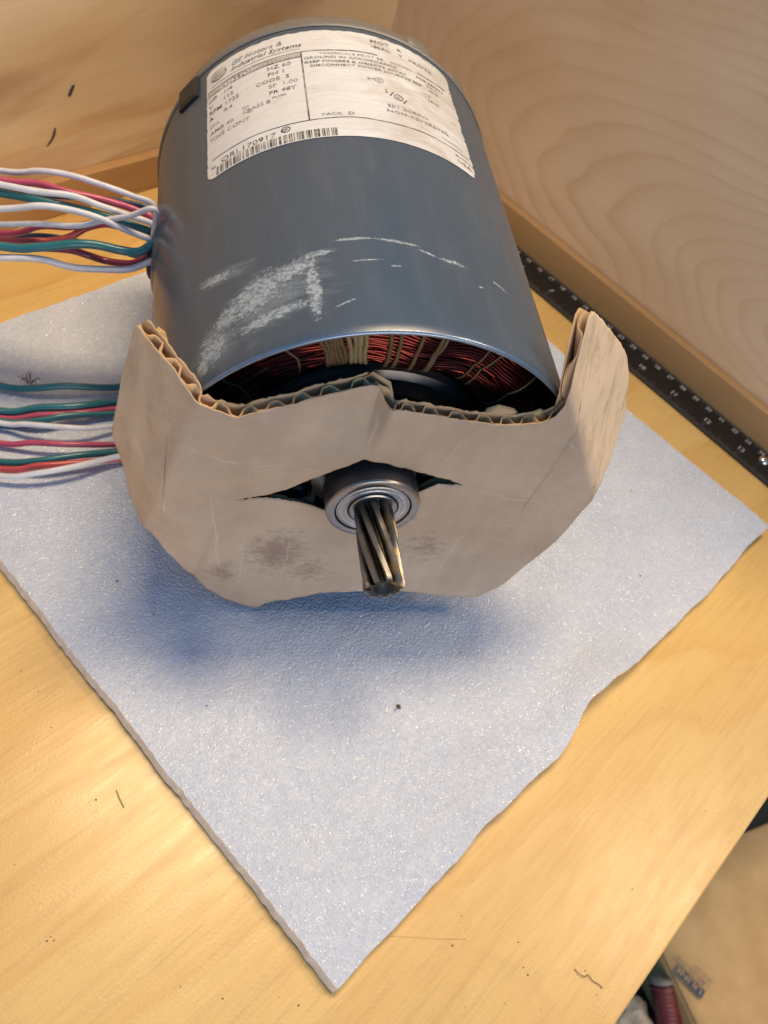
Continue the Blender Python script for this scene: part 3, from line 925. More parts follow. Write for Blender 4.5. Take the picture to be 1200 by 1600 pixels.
line_text('ORL170917', -60.5, 102.0, 4.1, 'ink', 0, 0, 1.18)
ring_print(-34.5, 104.6, 1.35, 1.75, 'ink')
line_text('SP', -36.4, 103.5, 2.6, 'ink', 0, 0.06, 1.1)
# bar code
u = -62.5
brng = random.Random(11)
VV, FF = [], []
while u < -17:
    wdt = brng.choice((0.28, 0.28, 0.5, 0.85))
    a = len(VV)
    for q in range(4):
        VV += [(u, 96.7 + 4.6 * q / 3), (u + wdt, 96.7 + 4.6 * q / 3)]
    for q in range(3):
        FF.append((a + 2 * q, a + 2 * q + 1, a + 2 * q + 3, a + 2 * q + 2))
    u += wdt + brng.choice((0.26, 0.3, 0.55, 0.8))
bc = print_on_label('bar_code', VV, FF, M['ink'])

# stator core and copper winding
prof = [(0.047, 0.046), (MR - TH - 0.0004, 0.046), (MR - TH - 0.0004, 0.125), (0.047, 0.125)]
auto_smooth(fix_normals(new_mesh('stator_core', *lathe_y(prof, 72, closed=True), M['core'], motor)), 40)
CR, CY, SA, SB = 0.0600, 0.0275, 0.0120, 0.0190           # centre radius and depth, half height and half depth of the coil
V, F = [], []
NSTR = 78
for sidx in range(NSTR):
    b0 = 2 * math.pi * sidx / NSTR
    path = []
    ph = random.uniform(0, 6.28)
    for k in range(150):
        a = 2 * math.pi * k / 150
        lump = 1 + 0.07 * math.sin(4 * a + 0.6) + 0.05 * math.sin(9 * a + 1.0)
        b = b0 + 0.16 * math.sin(4 * a + 0.4) + 0.06 * math.sin(11 * a + 0.2) + 0.03 * math.sin(17 * a + ph)
        sq = 0.86 + 0.14 * abs(math.sin(2 * b))
        rr = CR + SA * lump * sq * 1.06 * math.cos(b) + random.uniform(-1, 1) * 0.00012
        yy = CY - SB * lump * sq * 1.02 * math.sin(b) + 0.0012 * math.sin(6 * a)
        rr = min(rr, MR - TH - 0.0012)
        path.append(Vector((rr * math.sin(a), yy, MR + rr * math.cos(a))))
    tube(path, 0.00068, 6, True, V, F)
wind = new_mesh('copper_winding', V, F, M['copper'], motor, True)
wind['kind'] = 'stuff'
# solid heart of the coil so no light leaks between the strands
path_prof = [(CR + (SA - 0.0022) * math.cos(b), CY - (SB - 0.003) * math.sin(b)) for b in [2 * math.pi * k / 16 for k in range(16)]]
new_mesh('coil_core', *lathe_y(path_prof, 72, closed=True), M['core'], motor, True)


def lacing(a_deg, skew, rad, mat, spread=0.0, n=1):
    for q in range(n):
        path = []
        a0 = a_deg + spread * (q - (n - 1) / 2)
        for k in range(40):
            b = 2 * math.pi * k / 40
            a = math.radians(a0 + skew * math.sin(b) * 0.5 + 0.3 * math.sin(5 * b + q))
            lump = 1 + 0.07 * math.sin(4 * a + 0.6) + 0.05 * math.sin(9 * a + 1.0)
            sq = 0.86 + 0.14 * abs(math.sin(2 * b))
            rr = min(CR + (SA * lump * sq * 1.06 + 0.0008) * math.cos(b), MR - TH - 0.0006)
            yy = CY - (SB * lump * sq * 1.02 + 0.0009) * math.sin(b) + 0.0012 * math.sin(6 * a)
            path.append(Vector((rr * math.sin(a), yy, MR + rr * math.cos(a))))
        V, F = tube(path, rad, 6, True)
        new_mesh('lacing_tie', V, F, M[mat], motor, True)


lacing(-24, 5, 0.00075, 'cord', 1.1, 6)
lacing(-14.5, -2, 0.0008, 'cord_pale', 1.5, 3)
lacing(-10.0, -7, 0.0008, 'cord_pale', 1.6, 2)
lacing(-4.2, -3, 0.00075, 'cord')
lacing(-1.6, -3, 0.00075, 'cord')
lacing(6.5, -8, 0.0007, 'cord')
lacing(14.0, -11, 0.0007, 'cord', 1.0, 2)
lacing(30, -14, 0.0004, 'cord')
lacing(39, -26, 0.0004, 'cord')
lacing(50, -20, 0.0004, 'cord')
lacing(-46, 26, 0.0004, 'cord')
lacing(-60, 12, 0.0004, 'cord')

# rotor seen past the winding
prof = [(0.009, 0.004), (0.019, 0.005), (0.021, 0.012), (0.036, 0.0150), (0.0375, 0.0120), (0.0440, 0.0120), (0.0465, 0.0135), (0.0478, 0.016), (0.0465, 0.019), (0.0445, 0.021), (0.0445, 0.040), (0.0455, 0.044), (0.0455, 0.12), (0.01, 0.12)]
rot = auto_smooth(fix_normals(new_mesh('rotor', *lathe_y(prof, 96), M['rotor'], motor)), 30)
for k in range(12):
    a = 15 + k * 30
    cc = polar(0.0285, a, 0.0135)
    V, F = [], []
    for (y_, r_) in ((0.002, 0.0052), (-0.002, 0.005), (-0.0034, 0.0036), (-0.0036, 0.0014)):
        for m_ in range(14):
            b = 2 * math.pi * m_ / 14
            V.append(cc + Vector((r_ * math.cos(b), y_, r_ * math.sin(b))))
    for i in range(3):
        for m_ in range(14):
            F.append((i * 14 + m_, i * 14 + (m_ + 1) % 14, (i + 1) * 14 + (m_ + 1) % 14, (i + 1) * 14 + m_))
    F.append(tuple(42 + m_ for m_ in range(14)))
    new_mesh('balance_pin', V, F, M['rotor'], rot, True)

# bearing
BX, BZ, BF = 0.0018, MR, -0.0090
BR = 0.0168


def lat(name, prof, mat, parent, n=72, sm=30):
    return auto_smooth(fix_normals(new_mesh(name, *lathe_y(prof, n, BX, BZ), mat, parent)), sm)


bear = lat('bearing', [(0.0135, BF + 0.0013), (0.0137, BF + 0.0002), (0.0142, BF), (BR - 0.0011, BF), (BR - 0.0003, BF + 0.0004), (BR, BF + 0.0011), (BR, BF + 0.0105), (BR - 0.0008, BF + 0.0113), (0.010, BF + 0.0113)], [M['bearing'], M['ring_dark']], motor)
bear.data.polygons.foreach_set('material_index', [1 if k // 72 in (5, 6, 7) else 0 for k in range(len(bear.data.polygons))])
lat('bearing_seal', [(0.0076, BF + 0.0016), (0.0138, BF + 0.0016)], M['seal'], bear)
lat('bearing_shield', [(0.0090, BF + 0.0013), (0.0092, BF + 0.0008), (0.0104, BF + 0.0005), (0.0108, BF + 0.0008), (0.0121, BF + 0.0007), (0.0125, BF + 0.0004), (0.0130, BF + 0.0006), (0.0132, BF + 0.0014)], M['shield'], bear)
lat('inner_ring', [(0.0060, BF + 0.0002), (0.0080, BF + 0.0001), (0.0085, BF + 0.0004), (0.0086, BF + 0.0016)], M['bearing'], bear)

# shaft with helical pinion
NT_, RO, RI = 9, 0.00705, 0.0046
Y0, Y1 = BF + 0.001, -0.0405
TW = math.radians(62)
NSEG, NC = 40, NT_ * 12
V, F = [], []


def tooth(ph):
    x = (ph % 1.0)
    d = abs(x - 0.5) * 2            # 1 at the gap, 0 at the crest
    if d < 0.34:
        return RO
    if d > 0.80:
        return RI
    q = (d - 0.34) / 0.46
    return RO + (RI - RO) * (q * q * (3 - 2 * q))


for i in range(NSEG + 1):
    q = i / NSEG
    y = Y0 + (Y1 - Y0) * q
    run = min(1.0, q / 0.12)        # teeth run out into the shaft near the bearing
    end = 1.0 - 0.05 * max(0, (q - 0.97) / 0.03)
    for k in range(NC):
        a = 2 * math.pi * k / NC
        r_ = (RO * 0.93 + (tooth(k / 12.0) - RO * 0.93) * (0.25 + 0.75 * run)) * end
        a2 = a + TW * q
        V.append((BX + r_ * math.sin(a2), y, BZ + r_ * math.cos(a2)))
for i in range(NSEG):
    for k in range(NC):
        l = (k + 1) % NC
        F.append((i * NC + k, i * NC + l, (i + 1) * NC + l, (i + 1) * NC + k))
b0 = len(V)
for (r_, dy) in ((0.0038, 0.0), (0.0030, 0.0012), (0.0012, 0.0030), (0.0001, 0.0034)):
    for k in range(NC):
        a = 2 * math.pi * k / NC + TW
        V.append((BX + r_ * math.sin(a), Y1 + dy, BZ + r_ * math.cos(a)))
for k in range(NC):
    l = (k + 1) % NC
    F.append((NSEG * NC + k, NSEG * NC + l, b0 + l, b0 + k))
    for j in range(3):
        F.append((b0 + j * NC + k, b0 + j * NC + l, b0 + (j + 1) * NC + l, b0 + (j + 1) * NC + k))
pmi = [0] * (NSEG * NC) + [0, 1, 1, 1] * NC  # end hole faces take a darker material, painting in its shade
pin = auto_smooth(fix_normals(new_mesh('shaft_pinion', V, F, [M['pinion'], M['core']], motor, midx=pmi)), 32)
pin['label'] = 'greasy steel shaft end cut with slanted gear teeth'

# ------------------------------------------------------------------ lead wires (parts of the motor)
UP = [  # colour, radius mm, picture points from the left edge to the shell, depth at both ends
    ('w_white', 1.25, [(0, 269), (62, 267), (110, 272), (155, 285), (205, 305), (242, 324)], (0.135, 0.128)),
    ('w_pink', 1.45, [(0, 280), (60, 288), (110, 298), (160, 311), (215, 330), (242, 342)], (0.128, 0.124)),
    ('w_white', 1.30, [(0, 290), (60, 297), (110, 308), (155, 322), (200, 338), (242, 354)], (0.122, 0.120)),
    ('w_teal', 1.60, [(0, 303), (60, 311), (110, 322), (160, 336), (200, 350), (242, 365)], (0.127, 0.121)),
    ('w_navy', 1.25, [(0, 296), (60, 306), (100, 307), (150, 309), (200, 318), (242, 330)], (0.140, 0.132)),
    ('w_white', 1.35, [(0, 327), (60, 322), (105, 328), (150, 341), (200, 360), (242, 378)], (0.117, 0.114)),
    ('w_white', 1.20, [(0, 352), (60, 350), (120, 350), (160, 346), (200, 338), (242, 328)], (0.122, 0.112)),
    ('w_pink', 1.35, [(0, 364), (60, 355), (110, 353), (150, 351), (190, 354), (225, 370), (243, 381)], (0.128, 0.120)),
    ('w_red', 1.45, [(0, 373), (50, 376), (85, 376), (110, 368), (135, 356), (165, 352), (200, 357), (242, 380)], (0.120, 0.126)),
    ('w_navy', 1.25, [(0, 376), (40, 371), (80, 372), (130, 381), (180, 390), (215, 398), (243, 388)], (0.130, 0.122)),
    ('w_teal', 1.85, [(0, 385), (60, 386), (110, 381), (150, 384), (190, 391), (218, 391), (243, 380)], (0.110, 0.112)),
    ('w_maroon', 1.50, [(0, 384), (60, 388), (110, 391), (135, 398), (165, 408), (200, 411), (225, 406), (244, 392)], (0.115, 0.114)),
    ('w_white', 1.45, [(0, 403), (60, 406), (110, 415), (160, 421), (205, 420), (244, 402)], (0.108, 0.110)),
]
LOW = [  # lying on the foam, ends tucked under the shell behind the card
    ('w_teal', 1.60, [(0, 602), (50, 610), (100, 612), (150, 609), (190, 604)]),
    ('w_teal', 1.55, [(0, 641), (60, 644), (120, 641), (185, 630)]),
    ('w_pink', 1.20, [(0, 652), (60, 656), (130, 650), (185, 640)]),
    ('w_teal', 1.55, [(0, 657), (60, 662), (110, 658), (185, 645)]),
    ('w_white', 1.40, [(0, 660), (40, 670), (100, 675), (140, 673), (190, 664)]),
    ('w_pink', 1.55, [(0, 692), (50, 699), (110, 701), (185, 695)]),
    ('w_teal', 1.55, [(0, 723), (60, 725), (120, 720), (190, 705)]),
    ('w_red', 1.30, [(0, 734), (60, 736), (110, 733), (190, 716)]),
    ('w_white', 1.50, [(0, 743), (60, 745), (120, 737), (192, 713)]),
]
wrng = random.Random(4)
low_start = []
for (mt, rad, pts) in LOW:
    zz = FOAM + rad / 1000 + (0.0012 if mt != 'w_white' else 0.003)
    P = [MOTOR_I @ on_z(px, py, zz) for (px, py) in pts]
    for i, p in enumerate(P):
        p.z += 0.0035 * math.sin(3.1 * i / (len(P) - 1))
    e = P[-1]
    P.append(Vector((-0.066, e.y + 0.004, e.z + 0.002)))
    P.append(Vector((-0.045, e.y + 0.010, min(e.z + 0.001, 0.010))))
    low_start.append([mt, rad, P, False])
for (mt, rad, pts, (ya, yb)) in UP:
    n = len(pts)
    P = []
    for i, (px, py) in enumerate(pts):
        P.append(on_y(px, py, ya + (yb - ya) * i / (n - 1)))
    P[-1] = on_y(*pts[-1], yb)
    # turn in through the grommet
    g = polar(MR, BA, BY)
    P.append(Vector((-MR - 0.0005, BY + 0.35 * (P[-1].y - BY), MR - 0.004 + 0.35 * (P[-1].z - MR))))
    P.append(Vector((-MR + 0.008, BY + 0.15 * (P[-2].y - BY), MR - 0.004)))
    # loop back outside the picture to a lower lead of the same colour
    partner = next((l for l in low_start if l[0] == mt and not l[3]), None) or next((l for l in low_start if not l[3]), None)
    a0 = P[0]
    if partner is not None and partner[0] == mt:
        partner[3] = True
        b0 = partner[2][0]
        far = -0.255 - 0.05 * wrng.random()
        mid = [b0 + Vector((-0.035, 0.004, 0.004)), Vector((far + 0.02, b0.y + 0.25 * (a0.y - b0.y), 0.015)), Vector((far, 0.5 * (a0.y + b0.y), 0.5 * a0.z)), Vector((far + 0.03, a0.y - 0.006, a0.z * 0.92)), a0 + Vector((-0.045, 0.002, 0.002))]
        path = partner[2][::-1] + mid + P
    else:
        path = [a0 + Vector((-0.16, 0.03, -a0.z + 0.004 + rad / 1000)), a0 + Vector((-0.12, 0.02, -a0.z * 0.75)), a0 + Vector((-0.06, 0.008, -a0.z * 0.22))] + P
    path = [p + Vector((wrng.uniform(-1, 1), wrng.uniform(-1, 1), wrng.uniform(-0.6, 0.6))) * 0.0007 for p in path[:-2]] + path[-2:]
    V, F = tube(smooth_path(path, 7), rad * 0.97 / 1000, 10)
    new_mesh('lead_wire', V, F, M[mt], motor, True)
for (mt, rad, P, used) in low_start:
    if used:
        continue
    b0 = P[0]
    path = [b0 + Vector((-0.16, 0.02, 0.0)), b0 + Vector((-0.10, 0.012, 0.004)), b0 + Vector((-0.04, 0.003, 0.003))] + P
    path = [p + Vector((wrng.uniform(-1, 1), wrng.uniform(-1, 1), wrng.uniform(-0.6, 0.6))) * 0.0007 for p in path[:-2]] + path[-2:]
    V, F = tube(smooth_path(path, 7), rad * 0.97 / 1000, 10)
    new_mesh('lead_wire', V, F, M[mt], motor, True)

# ------------------------------------------------------------------ cardboard cover on the open end
cover = empty('cardboard_cover', MOTOR_M)
tag(cover, 'grey brown corrugated cardboard piece with torn edges folded over the open motor end', 'cardboard')
TOP = [(-92, 86), (-89.5, 112), (-86.2, 134.5), (-84.5, 136.0), (-82, 133.5), (-71, 128.5), (-62.5, 121.5), (-57, 119), (-50, 116.5), (-44, 119.5), (-38, 121), (-28, 124), (-18, 126), (-10.5, 128), (-8.0, 127), (-5, 122.5), (0, 123.5),
       (10, 123.0), (20, 122.5), (30, 122.0), (40, 122.5), (47, 124.5), (50.3, 128), (51.3, 138), (55, 152), (59.5, 160.5), (62.5, 161.5), (70, 157), (77, 152.5), (92, 143), (100, 136), (104, 128), (107, 112)]
BOT = [(-92, 86), (-88, 77), (-85.5, 71.5), (-84, 64), (-81.5, 57), (-74, 48), (-62, 26), (-50, 9), (-44, 3.5), (-33, 0.8), (-30, 2.0), (-27, 7.5), (-24, 9.0), (-16, 10.5), (-6, 15), (8, 17.5), (20, 18.5), (34, 17.5), (48, 14.5), (58, 13.5), (64, 15.5), (70, 22),
       (77, 38), (82.0, 56), (83.5, 74), (85, 87), (91, 91), (98, 97), (107, 112)]
SUP = [(-46, 72), (-36, 74.5), (-28, 78.0), (-20, 84.0), (-13, 90.5), (-6, 97.5), (3, 95.3), (12, 92.3), (22, 89.0), (33, 86)]
SLO = [(-46, 72), (-36, 73.0), (-28, 71.0), (-18, 66), (-13, 63.0), (2, 57.5), (15, 63.5), (18.5, 73), (24, 83), (33, 86)]


def pw(tab, x):
    if x <= tab[0][0]:
        return tab[0][1]
    for (x0, z0), (x1, z1) in zip(tab, tab[1:]):
        if x <= x1:
            q = (x - x0) / (x1 - x0)
            return z0 + (z1 - z0) * q
    return tab[-1][1]


def sst(a, b, x):
    q = min(1, max(0, (x - a) / (b - a)))
    return q * q * (3 - 2 * q)


FOLDS = [((50.5, 134.5), (79.5, 91.5), 1, math.radians(53), 1.8), ((-60.5, 124), (-73.5, 54), -1, math.radians(40), 2.4), ((-93, 104), (-72, 72), -1, math.radians(15), 1.6)]


def depth(x, z):
    y = -8.6 + 2.4 * sst(0, 60, z)
    y += 9.0 * math.exp(-((x - 2) / 32) ** 2 - ((z - 76) / 25) ** 2)
    top = sst(94, 124, z)
    if x < -8.5:
        y += 7.5 * top * max(0, 1 - (-8.5 - x) / 42) ** 1.3
    else:
        y += top * (7.5 * max(0, 1 - (x + 8.5) / 5.5) + 1.6 * max(0, 1 - (x + 3) / 40))
    # upper lip of the slit stands proud, lower lip is pushed in
    y -= 2.2 * math.exp(-((x + 4) / 26) ** 2) * sst(70, 92, z) * (1 - sst(92, 112, z))
    y += 1.1 * noise.noise(Vector((x * 0.035, z * 0.04, 1))) + 0.4 * noise.noise(Vector((x * 0.12, z * 0.12, 4)))
    # long dented line across the panel
    y += 0.6 * math.exp(-((z - 98 - 0.12 * (x + 50)) / 1.6) ** 2) * sst(-64, -54, x) * (1 - sst(-28, -18, x))
    y += 0.55 * math.exp(-((x + 52 - 0.12 * (z - 60)) / 1.5) ** 2) * (1 - sst(70, 90, z))
    return y


def card(x, z):
    """board coordinates (mm) to motor coordinates (mm)"""
    p = Vector((x, depth(x, z), z))
    for (A, B, sg, th, wd_) in FOLDS:
        dx, dz = B[0] - A[0], B[1] - A[1]
        L = math.hypot(dx, dz)
        dx, dz = dx / L, dz / L
        nx, nz = -dz, dx
        if nx * sg < 0:
            nx, nz = -nx, -nz
        d = (x - A[0]) * nx + (z - A[1]) * nz
        if d > 0:
            rb = wd_ / th
            if d < wd_:
                f_ = d / rb
                a, b = rb * math.sin(f_), rb * (1 - math.cos(f_))
            else:
                a = rb * math.sin(th) + (d - wd_) * math.cos(th)
                b = rb * (1 - math.cos(th)) + (d - wd_) * math.sin(th)
            p.x += (a - d) * nx
            p.z += (a - d) * nz
            p.y += b
    return p


def card_n(x, z, off):
    p = card(x, z)
    if off:
        e = 0.6
        du = card(x + e, z) - card(x - e, z)
        dv = card(x, z + e) - card(x, z - e)
        n_ = dv.cross(du).normalized()          # points to the back of the board
        if n_.y < 0 and abs(n_.y) > 0.2:
            n_ = -n_
        p = p + n_ * off
    return p


def layer(name, mat, off_fn, dx, rows_l, rows_u, inset=0.0, seed=0, wob=0.5, thick=0.00038):
    X0, X1 = -91.9 + inset, 106.9 - inset
    n = int((X1 - X0) / dx)
    V, F = [], []
    idx = {}
    colsl, colsu = [], []
    for i in range(n + 1):
        x = X0 + (X1 - X0) * i / n
        zt = pw(TOP, x) + wob * noise.noise(Vector((x * 0.5, seed, 0))) + 0.6 * wob * noise.noise(Vector((x * 1.7, seed, 3)))
        zb = pw(BOT, x) + wob * noise.noise(Vector((x * 0.3, seed, 9)))
        zt -= inset
        zb += inset
        if zt < zb + 0.5:
            zt = zb + 0.5
        inslit = -46 < x < 33
        if inslit:
            su = pw(SUP, x) + 0.5 * noise.noise(Vector((x * 0.6, seed, 5)))
            sl = pw(SLO, x) + 0.9 * noise.noise(Vector((x * 0.7, seed, 7)))
            if inset:
                k_ = min(1, (x + 46) / 8, (33 - x) / 8)
                su += 2.0 * k_
                sl -= 2.5 * k_
            su = max(su, sl + 0.05)
        else:
            t_ = sst(-92, -46, x) if x < 0 else 1 - sst(33, 107, x)
            su = sl = zb + (zt - zb) * (0.55 if x < 0 else 0.66) if not (-70 < x < 60) else (72 if x < 0 else 86)
            su = sl = min(max(su, zb + 0.2), zt - 0.2)
        cl, cu_ = [], []
        for j in range(rows_l + 1):
            z = zb + (sl - zb) * j / rows_l
            cl.append(len(V))
            V.append(card_n(x, z, off_fn(x, z)) / 1000)
        for j in range(rows_u + 1):
            z = su + (zt - su) * j / rows_u
            if j == 0 and not inslit:
                cu_.append(cl[-1])
                continue
            cu_.append(len(V))
            V.append(card_n(x, z, off_fn(x, z)) / 1000)
        colsl.append(cl)
        colsu.append(cu_)
    for i in range(n):
        for cols, rows in ((colsl, rows_l), (colsu, rows_u)):
            for j in range(rows):
                q = (cols[i][j], cols[i + 1][j], cols[i + 1][j + 1], cols[i][j + 1])
                F.append(q)
    o = new_mesh(name, V, F, mat if isinstance(mat, list) else [mat], cover, True)
    if thick:
        m_ = o.modifiers.new('thickness', 'SOLIDIFY')
        m_.thickness = thick
        m_.offset = 0
        if isinstance(mat, list):
            m_.material_offset_rim = 1
    return o


PER = 8.2


def flute(x, z):
    s_ = math.sin(2 * math.pi * x / PER + 1.6 * noise.noise(Vector((x * 0.05, 0, 0))))
    s_ = math.tanh(2.6 * s_) / math.tanh(2.6)
    sq = 1.0 - 0.5 * abs(noise.noise(Vector((x * 0.09, 7, 0)))) * sst(100, 125, z)
    return 0.45 + 1.62 * (1 + s_) * sq


M['card_edge'] = cardboard('cut_liner_edge', (0.72, 0.50, 0.28), (0.60, 0.38, 0.19), False)
layer('outer_liner', [M['card'], M['card_edge']], lambda x, z: 0.0 + 0.10 * math.sin(2 * math.pi * x / PER), 0.8, 40, 40, 0.0, 1, 0.45)
layer('corrugation', [M['card_in'], M['card_edge']], flute, 0.4, 14, 14, 0.25, 2, 0.5, 0.00042)
layer('inner_liner', [M['card_in'], M['card_edge']], lambda x, z: 4.05 - 0.9 * max(0, noise.noise(Vector((x * 0.06, 7, 0)))) * sst(100, 125, z) + 0.25 * math.sin(x * 0.45) * sst(105, 122, z), 1.0, 20, 20, -0.5, 3, 1.2)


# torn pieces of liner
def torn(pts, mat='card_torn', n=7):
    """small curled flap of paper: list of (base point, tip point) pairs, motor mm"""
    V, F = [], []
    m = len(pts)
    for i, (a, b) in enumerate(pts):
        a, b = Vector(a), Vector(b)
        for k in range(n):
            q = k / (n - 1)
            p = a.lerp(b, q) + Vector((0.15 * math.sin(i * 2.1 + k), -1.6 * math.sin(q * 2.2), 0.2 * math.sin(i + k)))
            V.append(p / 1000)
    for i in range(m - 1):
        for k in range(n - 1):
            F.append((i * n + k, (i + 1) * n + k, (i + 1) * n + k + 1, i * n + k + 1))
    o = new_mesh('torn_liner', V, F, M[mat], cover, True)
    s_ = o.modifiers.new('thickness', 'SOLIDIFY')
    s_.thickness = 0.0005
    return o


def cm(x, z, off):
    return tuple(card_n(x, z, off))


def tornpx(base, tips, yl0, yl1, mat='card_torn'):
    pts = []
    for (b, t_) in zip(base, tips):
        pts.append((on_y(*b, yl0) * 1000, on_y(*t_, yl1) * 1000))
    return torn(pts, mat)


tornpx([(238, 556), (250, 572), (262, 586), (276, 600)], [(240, 525), (246, 507), (259, 515), (270, 552)], 0.012, 0.014)
tornpx([(742, 662), (770, 664), (800, 666), (826, 668)], [(760, 633), (778, 628), (802, 634), (818, 650)], -0.002, 0.0005, 'card_in')
tornpx([(818, 664), (834, 662), (850, 660)], [(826, 640), (842, 634), (850, 638)], -0.0025, 0.0, 'card_torn')

# ------------------------------------------------------------------ ruler
RX = -ST
RW = 0.0238
C0 = 0.016194
ruler = empty('steel_ruler', Matrix.Translation((RX - RW / 2, -0.25, 0.0)))
tag(ruler, 'black metal ruler with white numbers lying along the foot of the side wall', 'ruler')
rl = Matrix.Translation((RX - RW / 2, -0.25, 0.0)).inverted()
bl = new_mesh('blade', [rl @ Vector(v) for v in box((RX - RW, -0.455, 0.0003), (RX - 0.0003, -0.03, 0.0016))[0]], box((0, 0, 0), (1, 1, 1))[1], M['ruler'], ruler)
bevel_mod(bl, 0.0003)
RZ = 0.00165


def ruler_text(body, xc, yc, size):
    VV, FF = text_mesh(body, size, align='CENTER')
    # characters read with their tops towards the wall; text runs towards -y
    me = [rl @ Vector((xc + v * 1.0, yc - u, RZ)) for (u, v) in VV]
    new_mesh('numeral', me, FF, M['ruler_ink'], ruler)


for k in range(8, 43):
    ruler_text(str(k), -0.0106 - 0.0016, -(C0 + k * 0.01), 0.0042)
for k in range(4, 17):
    ruler_text(str(k), -0.0222, -(C0 + k * 0.0254), 0.0050)
V, F = [], []


def tick(y, x0, x1, wdt):
    a = len(V)
    for (x, yy) in ((x0, y - wdt), (x1, y - wdt), (x1, y + wdt), (x0, y + wdt)):
        V.append(rl @ Vector((x, yy, RZ)))
    F.append((a, a + 1, a + 2, a + 3))


for k in range(20, 425):
    ln = 0.0042 if k % 10 == 0 else (0.0034 if k % 5 == 0 else 0.0024)
    tick(-(C0 + k * 0.001), RX - 0.0005 - ln, RX - 0.0005, 0.00012)
for k in range(16, 16 * 16):
    ln = 0.0060 if k % 16 == 0 else (0.0048 if k % 8 == 0 else (0.0038 if k % 4 == 0 else 0.0026))
    tick(-(C0 + k * 0.0254 / 16), RX - RW + 0.0005, RX - RW + 0.0005 + ln, 0.00012)
tm = new_mesh('scale_marks', V, F, M['tick_ink'], ruler)
tm['kind'] = 'stuff'
V, F = [], []
rc = Vector((-0.0148, -0.3600, RZ))
for (z_, r_) in ((-0.0004, 0.0034), (0.0004, 0.0034), (0.0012, 0.0028), (0.0017, 0.0016), (0.0018, 0.0002)):
    for k in range(24):
        b = 2 * math.pi * k / 24
        V.append(rl @ (rc + Vector((r_ * math.cos(b), r_ * math.sin(b), z_))))
for i in range(4):
    for k in range(24):
        F.append((i * 24 + k, i * 24 + (k + 1) % 24, (i + 1) * 24 + (k + 1) % 24, (i + 1) * 24 + k))
new_mesh('rivet', V, F, M['chrome'], ruler, True)

# ------------------------------------------------------------------ things below the bench edge
BZ_ = -0.40
c1 = on_z(1035, 1495, BZ_)
c2 = on_z(1085, 1600, BZ_)
ey = (c2 - c1).normalized()                       # along the left edge, towards the viewer
ex = Vector((-ey.y, ey.x, 0))                     # along the back edge, away to the right
cb = on_z(1160, 1303, BZ_)
h0 = cb - ex * ((cb - c1).dot(ex))                # back left corner
h0 = c1 + ey * ((cb - c1).dot(ey))
sbox = empty('shipping_box', Matrix.Translation((h0.x, h0.y, FLOORZ)))
tag(sbox, 'brown cardboard shipping box with dark blue print standing below the bench edge', 'box')
LX, LY, HH = 0.36, 0.42, BZ_ - FLOORZ


def bpt(x, y, z):
    p = ex * x + ey * y
    return (p.x, p.y, z)


bm_v = [bpt(0, 0, 0.0), bpt(LX, 0, 0.0), bpt(LX, LY, 0.0), bpt(0, LY, 0.0), bpt(0, 0, HH), bpt(LX, 0, HH), bpt(LX, LY, HH), bpt(0, LY, HH)]
body = fix_normals(new_mesh('box_body', bm_v, [(0, 3, 2, 1), (0, 1, 5, 4), (1, 2, 6, 5), (2, 3, 7, 6), (3, 0, 4, 7), (4, 5, 6, 7)], M['box'], sbox))
bevel_mod(body, 0.004, 3)
for (x0, x1) in ((0.001, LX / 2 - 0.0012), (LX / 2 + 0.0012, LX - 0.001)):
    V = []
    nn = 12
    F = []
    for j in range(nn + 1):
        for i in range(nn + 1):
            x = x0 + (x1 - x0) * i / nn
            y = 0.002 + (LY - 0.004) * j / nn
            mid = 1 - abs(x - LX / 2) / (LX / 2)
            V.append(bpt(x, y, HH + 0.003 + 0.010 * mid ** 2 + 0.003 * noise.noise(Vector((x * 9, y * 9, 0)))))
    for j in range(nn):
        for i in range(nn):
            a = j * (nn + 1) + i
            F.append((a, a + 1, a + nn + 2, a + nn + 1))
    fp = fix_normals(new_mesh('box_flap', V, F, M['box'], sbox, True))
    fp.modifiers.new('thickness', 'SOLIDIFY').thickness = 0.004
# print on the flap
PZ = BZ_ + 0.0062
o0 = on_z(1101, 1549, PZ)
o1 = on_z(1057, 1505, PZ)
tx = (o1 - o0)
TL = tx.length
tx.normalize()
ty = Vector((tx.y, -tx.x, 0)) * -1.0
sb_i = Matrix.Translation((h0.x, h0.y, FLOORZ)).inverted()


def box_print(VV, FF, mat, dz):
    new_mesh('box_print', [sb_i @ (o0 + tx * x + ty * y + Vector((0, 0, dz + 0.0015))) for (x, y) in VV], FF, M[mat], sbox)


box_print([(0, 0), (TL, 0), (TL, TL * 0.27), (0, TL * 0.27)], [(0, 1, 2, 3)], 'box_ink', 0.0)
VV, FF = text_mesh('ULINE', TL * 0.27)
box_print([(x * 1.25 + TL * 0.07, y + TL * 0.04) for (x, y) in VV], FF, 'box', 0.0006)
for body_, yy, sz in (('1-800-295-5510', -0.20, 0.16), ('uline.com', -0.38, 0.15)):
    VV, FF = text_mesh(body_, TL * sz)
    box_print([(x * 1.1 - TL * 0.05, y + TL * yy) for (x, y) in VV], FF, 'box_ink', 0.0)

